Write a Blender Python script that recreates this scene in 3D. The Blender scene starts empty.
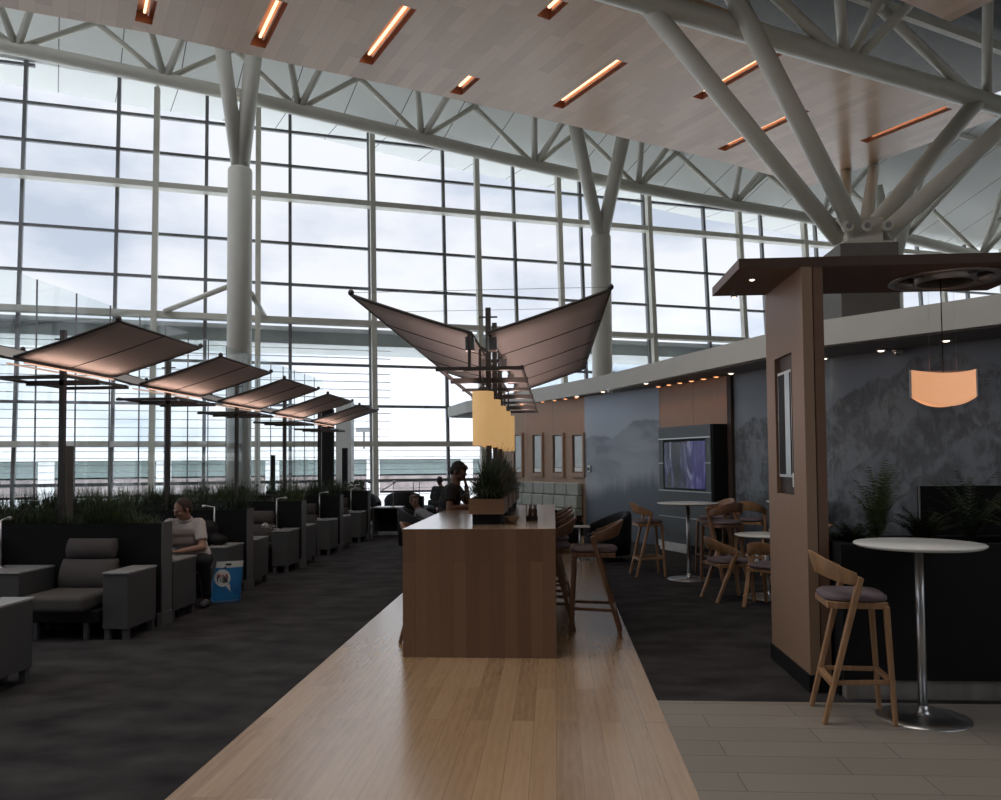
import bpy, bmesh, math, random
from math import sin, cos, pi, radians as R, atan2, sqrt
from mathutils import Vector as V, Matrix, Euler

# ------------------------------------------------------------------ camera, sky, exposure
scene = bpy.context.scene
COL = scene.collection
CAM_H = 1.6
F = 800.0
PITCH, YAW, ROLL = 2.22, 3.76, -0.45
cam_data = bpy.data.cameras.new('camera')
cam = bpy.data.objects.new('camera', cam_data)
COL.objects.link(cam)
cam_data.sensor_fit = 'HORIZONTAL'
cam_data.sensor_width = 36.0
cam_data.lens = 36.0 * F / 1001.0
cam_data.shift_y = 31.0 / 1001.0
cam_data.clip_start = 0.05
cam_data.clip_end = 2000
CR = Matrix.Rotation(R(YAW), 3, 'Z') @ Matrix.Rotation(R(90 + PITCH), 3, 'X') @ Matrix.Rotation(R(ROLL), 3, 'Z')
cam.matrix_world = Matrix.Translation((0, 0, CAM_H)) @ CR.to_4x4()
scene.camera = cam

scene.view_settings.view_transform = 'Standard'
scene.view_settings.look = 'None'
scene.view_settings.gamma = 1.0
scene.view_settings.use_curve_mapping = False
scene.view_settings.exposure = 0.0

world = bpy.data.worlds.new('overcast_sky')
scene.world = world
world.use_nodes = True
wt = world.node_tree
wt.nodes.clear()
def wn(t, **k):
    n = wt.nodes.new(t)
    for a, b in k.items(): setattr(n, a, b)
    return n
w_out = wn('ShaderNodeOutputWorld'); w_bg = wn('ShaderNodeBackground')
w_tc = wn('ShaderNodeTexCoord'); w_sep = wn('ShaderNodeSeparateXYZ')
wt.links.new(w_tc.outputs['Generated'], w_sep.inputs[0])
w_map = wn('ShaderNodeMapping'); w_map.inputs['Scale'].default_value = (1.6, 1.6, 3.6)
w_map.inputs['Location'].default_value = (0.35, 0.0, 0.2)
wt.links.new(w_tc.outputs['Generated'], w_map.inputs[0])
w_no = wn('ShaderNodeTexNoise'); w_no.inputs['Scale'].default_value = 3.0
w_no.inputs['Detail'].default_value = 7; w_no.inputs['Roughness'].default_value = .52
wt.links.new(w_map.outputs[0], w_no.inputs['Vector'])
w_cr = wn('ShaderNodeValToRGB')
e = w_cr.color_ramp.elements
e[0].position = .36; e[0].color = (.46, .51, .60, 1)
e[1].position = .62; e[1].color = (.73, .74, .78, 1)
m_ = w_cr.color_ramp.elements.new(.50); m_.color = (.62, .65, .72, 1)
wt.links.new(w_no.outputs['Fac'], w_cr.inputs[0])
# elevation ramp: bright haze by the horizon, brighter again towards the zenith
w_er = wn('ShaderNodeValToRGB')
e = w_er.color_ramp.elements
e[0].position = 0.0; e[0].color = (.25, .25, .25, 1)
e[1].position = 1.0; e[1].color = (1, 1, 1, 1)
for p_, c_ in ((.07, .26), (.12, .22), (.18, .175), (.25, .165), (.45, .17), (.62, .6), (.80, 1.0)):
    q_ = w_er.color_ramp.elements.new(p_); q_.color = (c_, c_, c_, 1)
wt.links.new(w_sep.outputs['Z'], w_er.inputs[0])
w_mx = wn('ShaderNodeMix', data_type='RGBA', blend_type='MULTIPLY')
w_mx.inputs[0].default_value = 1.0
wt.links.new(w_cr.outputs[0], w_mx.inputs[6]); wt.links.new(w_er.outputs[0], w_mx.inputs[7])
wt.links.new(w_mx.outputs[2], w_bg.inputs[0])
w_bg.inputs[1].default_value = 8.0
wt.links.new(w_bg.outputs[0], w_out.inputs[0])
SKY_STRENGTH = w_bg.inputs[1]

def area_light(name, loc, target, sx, sy, power, color=(1, 1, 1)):
    d = bpy.data.lights.new(name, 'AREA'); d.shape = 'RECTANGLE'; d.size = sx; d.size_y = sy
    d.energy = power; d.color = color
    o = bpy.data.objects.new(name, d); COL.objects.link(o)
    o.location = loc
    o.rotation_euler = (V(target) - V(loc)).to_track_quat('-Z', 'Y').to_euler()
    return o
def spot_light(name, loc, power, color, size=110, radius=.04):
    d = bpy.data.lights.new(name, 'SPOT'); d.energy = power; d.color = color
    d.spot_size = R(size); d.spot_blend = .6; d.shadow_soft_size = radius
    o = bpy.data.objects.new(name, d); COL.objects.link(o); o.location = loc
    return o
area_light('overhead_fill', (-3.5, 5.0, 10.7), (-3.5, 5.6, 0), 9, 6, 500, (1, .94, .86))  # added fill out of frame, brightens floor and table tops; no roof opening here

# ------------------------------------------------------------------ surveying helpers
def ray(px, py):
    return CR @ V(((px - 500.5) / F, (431.0 - py) / F, -1.0))
def at_y(px, py, y):
    d = ray(px, py); t = y / d.y; return V((0, 0, CAM_H)) + d * t
def at_x(px, py, x):
    d = ray(px, py); t = x / d.x; return V((0, 0, CAM_H)) + d * t
def at_z(px, py, z):
    d = ray(px, py); t = (z - CAM_H) / d.z; return V((0, 0, CAM_H)) + d * t
def at_d(px, py, dep):
    d = ray(px, py); f = CR @ V((0, 0, -1)); return V((0, 0, CAM_H)) + d * (dep / d.dot(f))

# ------------------------------------------------------------------ materials
MATS = {}
def _new(name):
    m = bpy.data.materials.new(name); m.use_nodes = True
    nt = m.node_tree; b = nt.nodes['Principled BSDF']
    MATS[name] = m
    return m, nt, b
def mat(name, c, rough=.5, metal=0.0, var=.12, scale=9.0, bump=0.0, spec=.5, stretch=(1, 1, 1), detail=4, emit=None, es=0.0, coat=0.0):
    """plain paint / fabric / metal with a little procedural variation"""
    m, nt, b = _new(name)
    L = nt.links
    tc = nt.nodes.new('ShaderNodeTexCoord'); mp = nt.nodes.new('ShaderNodeMapping')
    mp.inputs['Scale'].default_value = stretch
    no = nt.nodes.new('ShaderNodeTexNoise'); no.inputs['Scale'].default_value = scale; no.inputs['Detail'].default_value = detail
    L.new(tc.outputs['Object'], mp.inputs[0]); L.new(mp.outputs[0], no.inputs['Vector'])
    cr = nt.nodes.new('ShaderNodeValToRGB')
    cr.color_ramp.elements[0].position = .3; cr.color_ramp.elements[1].position = .7
    cr.color_ramp.elements[0].color = tuple(x * (1 - var) for x in c) + (1,)
    cr.color_ramp.elements[1].color = tuple(min(1, x * (1 + var)) for x in c) + (1,)
    L.new(no.outputs['Fac'], cr.inputs[0]); L.new(cr.outputs[0], b.inputs['Base Color'])
    b.inputs['Roughness'].default_value = rough; b.inputs['Metallic'].default_value = metal
    b.inputs['Specular IOR Level'].default_value = spec
    b.inputs['Coat Weight'].default_value = coat
    if bump:
        bp = nt.nodes.new('ShaderNodeBump'); bp.inputs['Strength'].default_value = bump; bp.inputs['Distance'].default_value = .01
        L.new(no.outputs['Fac'], bp.inputs['Height']); L.new(bp.outputs[0], b.inputs['Normal'])
    if emit:
        b.inputs['Emission Color'].default_value = tuple(emit) + (1,); b.inputs['Emission Strength'].default_value = es
    return m
def wood(name, cols, long_ax, across_ax, plen, pwid, rough=.4, coat=0.0, grain=.35, mortar=(.05, .035, .025), gap=.0025, offs=.37, spec=.5, rot=0.0, gscale=1.0):
    """planks: brick pattern for the boards, stretched noise for the grain"""
    m, nt, b = _new(name); L = nt.links
    tc = nt.nodes.new('ShaderNodeTexCoord'); vr = nt.nodes.new('ShaderNodeVectorRotate')
    vr.rotation_type = 'Z_AXIS'; vr.inputs['Angle'].default_value = rot
    L.new(tc.outputs['Object'], vr.inputs['Vector'])
    sp = nt.nodes.new('ShaderNodeSeparateXYZ'); L.new(vr.outputs[0], sp.inputs[0])
    cb = nt.nodes.new('ShaderNodeCombineXYZ')
    L.new(sp.outputs[long_ax], cb.inputs[0]); L.new(sp.outputs[across_ax], cb.inputs[1])
    br = nt.nodes.new('ShaderNodeTexBrick'); br.offset = offs; br.offset_frequency = 2
    br.inputs['Scale'].default_value = 1.0; br.inputs['Brick Width'].default_value = plen; br.inputs['Row Height'].default_value = pwid
    br.inputs['Mortar Size'].default_value = gap; br.inputs['Mortar Smooth'].default_value = .1; br.inputs['Bias'].default_value = 0.0
    br.inputs['Color1'].default_value = (0, 0, 0, 1); br.inputs['Color2'].default_value = (1, 1, 1, 1); br.inputs['Mortar'].default_value = (.5, .5, .5, 1)
    L.new(cb.outputs[0], br.inputs['Vector'])
    # grain coordinates are shifted board by board
    ad = nt.nodes.new('ShaderNodeVectorMath'); ad.operation = 'MULTIPLY_ADD'
    L.new(br.outputs['Color'], ad.inputs[0]); ad.inputs[1].default_value = (7, 3, 5); L.new(cb.outputs[0], ad.inputs[2])
    mp = nt.nodes.new('ShaderNodeMapping'); mp.inputs['Scale'].default_value = (1.3 * gscale, 9.0 * gscale, 1)
    L.new(ad.outputs[0], mp.inputs[0])
    no = nt.nodes.new('ShaderNodeTexNoise'); no.inputs['Scale'].default_value = 2.2; no.inputs['Detail'].default_value = 6
    no.inputs['Distortion'].default_value = 1.4
    L.new(mp.outputs[0], no.inputs['Vector'])
    wv = nt.nodes.new('ShaderNodeTexWave'); wv.bands_direction = 'Y'; wv.inputs['Scale'].default_value = .8
    wv.inputs['Distortion'].default_value = 9; wv.inputs['Detail'].default_value = 3; wv.inputs['Detail Scale'].default_value = .7
    L.new(mp.outputs[0], wv.inputs['Vector'])
    mxg = nt.nodes.new('ShaderNodeMix'); mxg.data_type = 'FLOAT'; mxg.inputs[0].default_value = .16
    L.new(no.outputs['Fac'], mxg.inputs[2]); L.new(wv.outputs['Fac'], mxg.inputs[3])
    mxb = nt.nodes.new('ShaderNodeMix'); mxb.data_type = 'FLOAT'; mxb.inputs[0].default_value = grain
    L.new(br.outputs['Color'], mxb.inputs[2]); L.new(mxg.outputs[0], mxb.inputs[3])
    cr = nt.nodes.new('ShaderNodeValToRGB'); el = cr.color_ramp.elements
    el[0].position = .08; el[0].color = tuple(cols[0]) + (1,); el[1].position = .92; el[1].color = tuple(cols[-1]) + (1,)
    if len(cols) == 3:
        k = el.new(.5); k.color = tuple(cols[1]) + (1,)
    L.new(mxb.outputs[0], cr.inputs[0])
    mo = nt.nodes.new('ShaderNodeMix'); mo.data_type = 'RGBA'
    L.new(br.outputs['Fac'], mo.inputs[0]); L.new(cr.outputs[0], mo.inputs[6]); mo.inputs[7].default_value = tuple(mortar) + (1,)
    L.new(mo.outputs[2], b.inputs['Base Color'])
    b.inputs['Roughness'].default_value = rough; b.inputs['Coat Weight'].default_value = coat
    b.inputs['Coat Roughness'].default_value = .25; b.inputs['Specular IOR Level'].default_value = spec
    return m
def glass(name, tint=(.93, .97, .96), refl=.9):
    m = bpy.data.materials.new(name); m.use_nodes = True; nt = m.node_tree; nt.nodes.clear(); L = nt.links
    o = nt.nodes.new('ShaderNodeOutputMaterial'); t = nt.nodes.new('ShaderNodeBsdfTransparent'); t.inputs[0].default_value = tuple(tint) + (1,)
    g = nt.nodes.new('ShaderNodeBsdfGlossy'); g.inputs['Roughness'].default_value = .02; g.inputs[0].default_value = (refl, refl, refl, 1)
    fr = nt.nodes.new('ShaderNodeFresnel'); fr.inputs[0].default_value = 1.42
    gm = nt.nodes.new('ShaderNodeNewGeometry'); iv = nt.nodes.new('ShaderNodeMath'); iv.operation = 'SUBTRACT'; iv.inputs[0].default_value = 1.0
    ml = nt.nodes.new('ShaderNodeMath'); ml.operation = 'MULTIPLY'; L.new(gm.outputs['Backfacing'], iv.inputs[1]); L.new(iv.outputs[0], ml.inputs[0]); L.new(fr.outputs[0], ml.inputs[1])
    mx = nt.nodes.new('ShaderNodeMixShader'); L.new(ml.outputs[0], mx.inputs[0]); L.new(t.outputs[0], mx.inputs[1]); L.new(g.outputs[0], mx.inputs[2])
    L.new(mx.outputs[0], o.inputs[0]); MATS[name] = m
    return m

STEEL_WHITE = mat('painted_white_steel', (.62, .60, .52), .42, var=.03, scale=3)
MULLION = mat('dark_anodised_mullion', (.20, .205, .21), .45, .2, var=.05)
WHITE_PANEL = mat('white_metal_soffit', (.58, .59, .56), .55, var=.03, scale=1.2)
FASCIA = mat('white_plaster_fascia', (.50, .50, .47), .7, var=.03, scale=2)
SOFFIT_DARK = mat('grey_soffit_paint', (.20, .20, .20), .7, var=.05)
CONCRETE = mat('dark_grey_pier_paint', (.15, .14, .125), .7, var=.06, scale=4)
ROOF_DARK = mat('dark_roof_deck', (.022, .021, .017), .8, var=.25, scale=2)
BLACK = mat('black_laminate', (.010, .010, .011), .6, var=.1, scale=6, spec=.18)
BLACK_FABRIC = mat('black_leather', (.011, .011, .012), .6, var=.2, scale=40, bump=.2, spec=.2)
GREY_FABRIC = mat('grey_wool_upholstery', (.085, .076, .073), .92, var=.14, scale=120, bump=.4, spec=.2)
GREY_LAM = mat('grey_laminate', (.072, .072, .073), .5, var=.06)
TOP_LAM = mat('pale_grey_laminate_top', (.34, .34, .34), .25, var=.04)
METAL = mat('brushed_stainless_steel', (.52, .52, .52), .32, 1.0, var=.08, scale=30, stretch=(1, 1, .1))
METAL_DULL = mat('dull_grey_metal_trim', (.30, .30, .30), .5, .6, var=.08, scale=10)
BRONZE = mat('dark_bronze_metal', (.105, .095, .09), .45, .55, var=.1, scale=12)
CHROME = mat('polished_chrome', (.7, .7, .7), .12, 1.0, var=.02)
OAK = mat('oak_stool_frame', (.34, .19, .095), .42, var=.28, scale=5, stretch=(6, 6, .8), detail=6)
OAK_DARK = mat('smoked_oak_stool_frame', (.20, .105, .06), .42, var=.28, scale=5, stretch=(6, 6, .8), detail=6)
SEAT_FAB = mat('mauve_grey_seat_fabric', (.17, .135, .15), .95, var=.25, scale=160, bump=.3, spec=.2)
WHITE_LAM = mat('white_laminate_tabletop', (.70, .71, .69), .25, var=.02)
GRASS_M = mat('dark_green_grass_blades', (.062, .092, .030), .55, var=.55, scale=14)
GRASS_D = mat('deep_green_palm_leaves', (.022, .04, .016), .55, var=.5, scale=14)
SOIL = mat('dark_potting_soil', (.02, .015, .01), .95, var=.4, scale=60, bump=.5)
CREAM = mat('cream_paper_drum_shade', (.75, .52, .25), .7, var=.05, scale=20, stretch=(1, 1, .3), emit=(1.0, .60, .25), es=.40)
PEACH = mat('glowing_fabric_shade', (.8, .5, .3), .7, var=.04, scale=12, emit=(1.0, .47, .24), es=.62)
LAMP_WARM = mat('warm_lamp_tube', (1, .8, .6), .5, emit=(1.0, .60, .36), es=2.2)
LAMP_SPOT = mat('downlight_lens', (1, .8, .6), .5, emit=(1.0, .34, .13), es=2.2)
LAMP_WHITE = mat('white_downlight_lens', (1, .95, .9), .5, emit=(1.0, .80, .62), es=3)
COPPER = mat('copper_slot_lining', (.50, .26, .16), .45, .4, var=.1)
SLOT_DARK = mat('dark_slot_lining', (.06, .04, .03), .7)
GLASS = glass('clear_curtain_wall_glass', (.95, .97, .98))
GLASS_SCREEN = glass('frameless_screen_glass', (.93, .955, .95))
SAIL = mat('taupe_tensioned_fabric', (.40, .375, .37), .75, var=.03, scale=2, spec=.25)
CAP_GREY = mat('dark_grey_end_cap', (.13, .13, .135), .5, .2, var=.06)
FRAME_EDGE = mat('charcoal_sail_edge', (.06, .055, .055), .5, .3)
LED_DIM = mat('dim_warm_led_strip', (.5, .4, .35), .5, emit=(1.0, .62, .45), es=.45)
# ------------------------------------------------------------------ mesh helpers
class MB:
    def __init__(s): s.v = []; s.f = []; s.sm = []
    def add(s, vs, fs, smooth=False):
        o = len(s.v); s.v += [V(p) for p in vs]; s.f += [tuple(i + o for i in f) for f in fs]; s.sm += [smooth] * len(fs); return s
    def box(s, x0, x1, y0, y1, z0, z1):
        vs = [(x0, y0, z0), (x1, y0, z0), (x1, y1, z0), (x0, y1, z0), (x0, y0, z1), (x1, y0, z1), (x1, y1, z1), (x0, y1, z1)]
        return s.add(vs, [(0, 3, 2, 1), (4, 5, 6, 7), (0, 1, 5, 4), (1, 2, 6, 5), (2, 3, 7, 6), (3, 0, 4, 7)])
    def bar(s, p, q, w, h, up=(0, 0, 1), w2=None, h2=None):
        p = V(p); q = V(q); d = (q - p).normalized(); u = V(up)
        if abs(d.dot(u)) > .98: u = V((0, 1, 0))
        a = d.cross(u).normalized(); b = a.cross(d).normalized(); w2 = w2 or w; h2 = h2 or h
        vs = []
        for c, ww, hh in ((p, w, h), (q, w2, h2)):
            for i, j in ((-1, -1), (1, -1), (1, 1), (-1, 1)): vs.append(c + a * (i * ww / 2) + b * (j * hh / 2))
        return s.add(vs, [(3, 2, 1, 0), (4, 5, 6, 7), (0, 1, 5, 4), (1, 2, 6, 5), (2, 3, 7, 6), (3, 0, 4, 7)])
    def tube(s, pts, r, seg=12, cap=True):
        pts = [V(p) for p in pts]; n = len(pts)
        rs = r if isinstance(r, (list, tuple)) else [r] * n
        vs = []; a = None
        for i, p in enumerate(pts):
            d = (pts[min(i + 1, n - 1)] - pts[max(i - 1, 0)]).normalized()
            if a is None:
                a = d.cross(V((0, 0, 1)) if abs(d.z) < .95 else V((1, 0, 0))).normalized()
            else: a = (a - d * a.dot(d)).normalized()
            b = d.cross(a)
            for k in range(seg):
                t = 2 * pi * k / seg; vs.append(p + a * (cos(t) * rs[i]) + b * (sin(t) * rs[i]))
        fs = []
        for i in range(n - 1):
            for k in range(seg):
                k2 = (k + 1) % seg; fs.append((i * seg + k, i * seg + k2, (i + 1) * seg + k2, (i + 1) * seg + k))
        s.add(vs, fs, True)
        if cap:
            o = len(s.v) - len(vs)
            s.f.append(tuple(o + k for k in range(seg))[::-1]); s.sm.append(False)
            s.f.append(tuple(o + (n - 1) * seg + k for k in range(seg))); s.sm.append(False)
        return s
    def capsule(s, p, q, r1, r2, seg=12):
        p = V(p); q = V(q); d = (q - p)
        L = d.length; d = d / L if L > 1e-6 else V((0, 0, 1))
        pts = []; rs = []
        for t in (-90, -60, -30): pts.append(p + d * (r1 * sin(R(t)))); rs.append(max(.0005, r1 * cos(R(t))))
        pts.append(p); rs.append(r1); pts.append(q); rs.append(r2)
        for t in (30, 60, 90): pts.append(q + d * (r2 * sin(R(t)))); rs.append(max(.0005, r2 * cos(R(t))))
        return s.tube(pts, rs, seg)
    def ball(s, c, r, rot=None, seg=16, rings=10):
        c = V(c); r = V(r) if not isinstance(r, (int, float)) else V((r, r, r)); vs = []
        for i in range(rings + 1):
            t = pi * i / rings - pi / 2
            for k in range(seg):
                a = 2 * pi * k / seg; p = V((cos(t) * cos(a) * r.x, cos(t) * sin(a) * r.y, sin(t) * r.z))
                if i in (0, rings): p = V((p.x * .01, p.y * .01, p.z))
                if rot: p = rot @ p
                vs.append(c + p)
        fs = [(i * seg + k, i * seg + (k + 1) % seg, (i + 1) * seg + (k + 1) % seg, (i + 1) * seg + k) for i in range(rings) for k in range(seg)]
        fs += [tuple(range(seg))[::-1], tuple(rings * seg + k for k in range(seg))]
        return s.add(vs, fs, True)
    def lathe(s, prof, c=(0, 0, 0), seg=32, smooth=True):
        c = V(c); vs = [c + V((r * cos(2 * pi * k / seg), r * sin(2 * pi * k / seg), z)) for r, z in prof for k in range(seg)]
        n = len(prof)
        fs = [(i * seg + k, i * seg + (k + 1) % seg, (i + 1) * seg + (k + 1) % seg, (i + 1) * seg + k) for i in range(n - 1) for k in range(seg)]
        s.add(vs, fs, smooth); o = len(s.v) - len(vs)
        if tuple(prof[0]) == tuple(prof[-1]): return s
        if prof[0][0] > 1e-4: s.f.append(tuple(o + k for k in range(seg))[::-1]); s.sm.append(False)
        if prof[-1][0] > 1e-4: s.f.append(tuple(o + (n - 1) * seg + k for k in range(seg))); s.sm.append(False)
        return s
    def prism(s, poly, z0, z1):
        n = len(poly); vs = [(p[0], p[1], z0) for p in poly] + [(p[0], p[1], z1) for p in poly]
        return s.add(vs, [tuple(range(n))[::-1], tuple(range(n, 2 * n))] + [(i, (i + 1) % n, n + (i + 1) % n, n + i) for i in range(n)])
    def slab(s, quad, t):
        """a flat quad given thickness t along its normal"""
        q = [V(p) for p in quad]; n = (q[1] - q[0]).cross(q[3] - q[0]).normalized() * t
        vs = q + [p + n for p in q]
        return s.add(vs, [(3, 2, 1, 0), (4, 5, 6, 7), (0, 1, 5, 4), (1, 2, 6, 5), (2, 3, 7, 6), (3, 0, 4, 7)])
    def strip(s, rows, smooth=True, closed=False):
        """grid surface from rows of points"""
        m = len(rows[0]); vs = [p for r in rows for p in r]; fs = []
        for i in range(len(rows) - 1):
            for k in range(m if closed else m - 1):
                fs.append((i * m + k, i * m + (k + 1) % m, (i + 1) * m + (k + 1) % m, (i + 1) * m + k))
        return s.add(vs, fs, smooth)
    def build(s, name, material, parent=None, loc=(0, 0, 0), bevel=0.0, sub=0, solid=0.0, fix=True, segs=2):
        me = bpy.data.meshes.new(name); L = V(loc)
        me.from_pydata([tuple(p - L) for p in s.v], [], s.f); me.update()
        me.polygons.foreach_set('use_smooth', s.sm)
        if fix:
            b = bmesh.new(); b.from_mesh(me); bmesh.ops.recalc_face_normals(b, faces=b.faces); b.to_mesh(me); b.free()
        me.materials.append(material)
        o = bpy.data.objects.new(name, me); COL.objects.link(o); o.location = loc
        if parent: o.parent = parent
        if solid: m = o.modifiers.new('solid', 'SOLIDIFY'); m.thickness = solid; m.offset = 0
        if bevel: m = o.modifiers.new('bevel', 'BEVEL'); m.width = bevel; m.segments = segs; m.limit_method = 'ANGLE'; m.angle_limit = R(40)
        if sub: m = o.modifiers.new('sub', 'SUBSURF'); m.levels = sub; m.render_levels = sub
        return o
def tag(o, label=None, cat=None, group=None, kind=None):
    if label: o['label'] = label
    if cat: o['category'] = cat
    if group: o['group'] = group
    if kind: o['kind'] = kind
    return o
def thing(name, label, cat, loc=(0, 0, 0), rz=0.0, group=None, kind=None):
    o = bpy.data.objects.new(name, None); COL.objects.link(o); o.empty_display_size = .2
    o.location = loc; o.rotation_euler = (0, 0, rz)
    return tag(o, label, cat, group, kind)
def struct(o, label=None):
    return tag(o, label, kind='structure')
KIDS = {}
def kids(o):
    return [c for c in bpy.data.objects if c.parent == o]
def dup(src, loc, rz, label=None, group=None):
    def cp(o, par):
        c = o.copy(); COL.objects.link(c)
        if par: c.parent = par
        for k in kids(o): cp(k, c)
        return c
    r = cp(src, None); r.location = loc; r.rotation_euler = (0, 0, rz)
    if label: r['label'] = label
    if group: r['group'] = group
    return r
def blades(mb, n, x0, x1, y0, y1, z, h0, h1, lean=.35, w=.006, seed=1, ell=False, kinks=3, clump=0):
    rnd = random.Random(seed)
    cl = [(rnd.uniform(x0, x1), rnd.uniform(y0, y1), rnd.uniform(.75, 1.2)) for _ in range(clump)] if clump else None
    for _ in range(n):
        if cl:
            cx, cy, hs = rnd.choice(cl); x = cx + rnd.gauss(0, .07); y = cy + rnd.gauss(0, .05)
            x = min(max(x, x0), x1); y = min(max(y, y0), y1)
        else: x = rnd.uniform(x0, x1); y = rnd.uniform(y0, y1); hs = 1
        h = rnd.uniform(h0, h1) * hs; a = rnd.uniform(0, 2 * pi); l = rnd.uniform(.05, lean) * h * 1.6
        d = V((cos(a), sin(a), 0)); sd = V((-sin(a), cos(a), 0)) * (w * rnd.uniform(.6, 1.3))
        base = V((x, y, z)); vs = []; fs = []
        for i in range(kinks + 1):
            t = i / kinks; c = base + d * (l * t * t) + V((0, 0, h * (t - .25 * t * t * l / h)))
            ww = (1 - t) ** .7
            if i < kinks: vs += [c - sd * ww, c + sd * ww]
            else: vs.append(c)
        for i in range(kinks - 1): fs.append((2 * i, 2 * i + 1, 2 * i + 3, 2 * i + 2))
        fs.append((2 * kinks - 2, 2 * kinks - 1, 2 * kinks)); mb.add(vs, fs)
    return mb
# ------------------------------------------------------------------ curtain wall frame of reference
GW0 = V((-5.73, 29.68, 0)); ga = R(21.22); GU = V((cos(ga), sin(ga), 0)); GN = V((-sin(ga), cos(ga), 0))   # along the glass, outwards
LEAN = .060
def G(s, z, off=0.0):
    return GW0 + GU * s + GN * (off + LEAN * z) + V((0, 0, z))
TOPZ = [(-30, 16.2), (-16.5, 15.65), (-9, 15.2), (-3.5, 14.85), (2, 14.15), (8, 13.6), (15, 12.9), (26, 12.1), (40, 11.5)]
CHZ = [(-30, 15.6), (-16.5, 14.95), (-12.9, 14.74), (-10, 14.47), (-5.7, 14.05), (-.3, 13.38), (3.4, 12.9), (7.5, 12.42), (11.8, 12.08), (16.6, 11.8), (22, 11.3), (26, 10.8), (34, 10.0)]
def lerp(tab, s):
    if s <= tab[0][0]: return tab[0][1]
    for (a, b), (c, d) in zip(tab, tab[1:]):
        if s <= c: return b + (d - b) * (s - a) / (c - a)
    return tab[-1][1]

# floors ------------------------------------------------------------
CARPET = mat('charcoal_mottled_carpet', (.034, .031, .032), .95, var=.5, scale=2.4, bump=.15, spec=.15, stretch=(1, 1.5, 1), detail=14)
OAKF = wood('oak_floor_planks', ((.27, .16, .085), (.43, .275, .155), (.54, .365, .22)), 1, 0, 1.9, .135, rough=.26, coat=1.0, grain=.62, mortar=(.24, .155, .095), gap=.0014)
TILE = wood('greige_porcelain_tiles', ((.235, .205, .17), (.26, .23, .195), (.285, .255, .215)), 0, 1, .92, .235, rough=.42, grain=.5, mortar=(.10, .09, .08), gap=.003)
XL, XR, YT = -1.865, .675, 5.46
def floor_line(s): return GW0 + GU * s
gA = floor_line(-30); gB = floor_line(45)
fl = MB()
def yg(x):   # y of the glass line at world x
    return gA.y + (x - gA.x) * (gB.y - gA.y) / (gB.x - gA.x)
fl.prism([(gA.x, -12), (XL, -12), (XL, yg(XL)), (gA.x, gA.y)], -.3, 0)
fl.prism([(XL, 17.2), (XR, 17.2), (XR, yg(XR)), (XL, yg(XL))], -.3, 0)
fl.prism([(XR, YT), (34, YT), (34, yg(34)), (XR, yg(XR))], -.3, 0)
o = fl.build('floor', CARPET); struct(o, 'dark charcoal mottled carpet floor')
o = MB().prism([(XL, -12), (XR, -12), (XR, 17.2), (XL, 17.2)], -.3, .004).build('floor', OAKF); struct(o, 'long pale oak plank walkway laid between the carpets')
o = MB().prism([(XR, -12), (34, -12), (34, YT), (XR, YT)], -.3, .002).build('floor', TILE); struct(o, 'greige tiled floor at the right in front of the black counter')

# curtain wall --------------------------------------------------------
win = thing('window_1', 'tall leaning curtain wall of glass with white and dark bars', None, tuple(GW0), 0, kind='structure')
del_l = GW0
S0, S1 = -27, 43
def wbuild(mb, name, m): return mb.build(name, m, win, (0, 0, 0)) if False else _wb(mb, name, m)
def _wb(mb, name, m):
    for i, p in enumerate(mb.v): mb.v[i] = p - GW0
    return mb.build(name, m, win)
TR_DARK = [15.4, 14.05, 12.72, 9.75, 8.2, 5.25, 3.72, .95]
TR_WHITE = [11.4, 6.8, 2.3]
s = -12.77 - 2.93 * 5
while s < S1:
    _wb(MB().bar(G(s, 0), G(s, lerp(TOPZ, s) + .3), .115, .16, up=GN), 'mullion', MULLION); s += 2.93
for s in (-26.9, -23.4, -19.9, -16.3, -8.55, -5.12, -.97, 3.15, 6.61, 10.7, 15.11, 18.52, 22.4, 26.3, 30.1, 34):
    zt = lerp(TOPZ, s) - .25
    mb = MB().bar(G(s, 0, -.42), G(s, zt, -.42), .19, .26, up=GN)
    mb.bar(G(s, zt, -.42), G(s, zt + .28, -.42), .08, .10, up=GN)
    _wb(mb, 'wind_post', STEEL_WHITE)
def rng_at(z):  # how far right the line runs before the roof cuts it off
    s = S1
    while s > S0 and lerp(TOPZ, s) < z: s -= .5
    return s
for z in TR_DARK:
    e_ = rng_at(z)
    if e_ > S0 + 1: _wb(MB().bar(G(S0, z), G(e_, z), .12, .10), 'transom', MULLION)
for z in TR_WHITE:
    _wb(MB().bar(G(S0, z, -.30), G(S1, z, -.30), .42, .20), 'transom', STEEL_WHITE)
pane = MB()
ss = [S0, -16.5, -9, -3.5, 2, 8, 15, 26, S1]
rows = [[G(a, 0, .03) for a in ss], [G(a, lerp(TOPZ, a) + .3, .03) for a in ss]]
pane.strip(rows, False)
_wb(pane, 'pane', GLASS)

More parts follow.
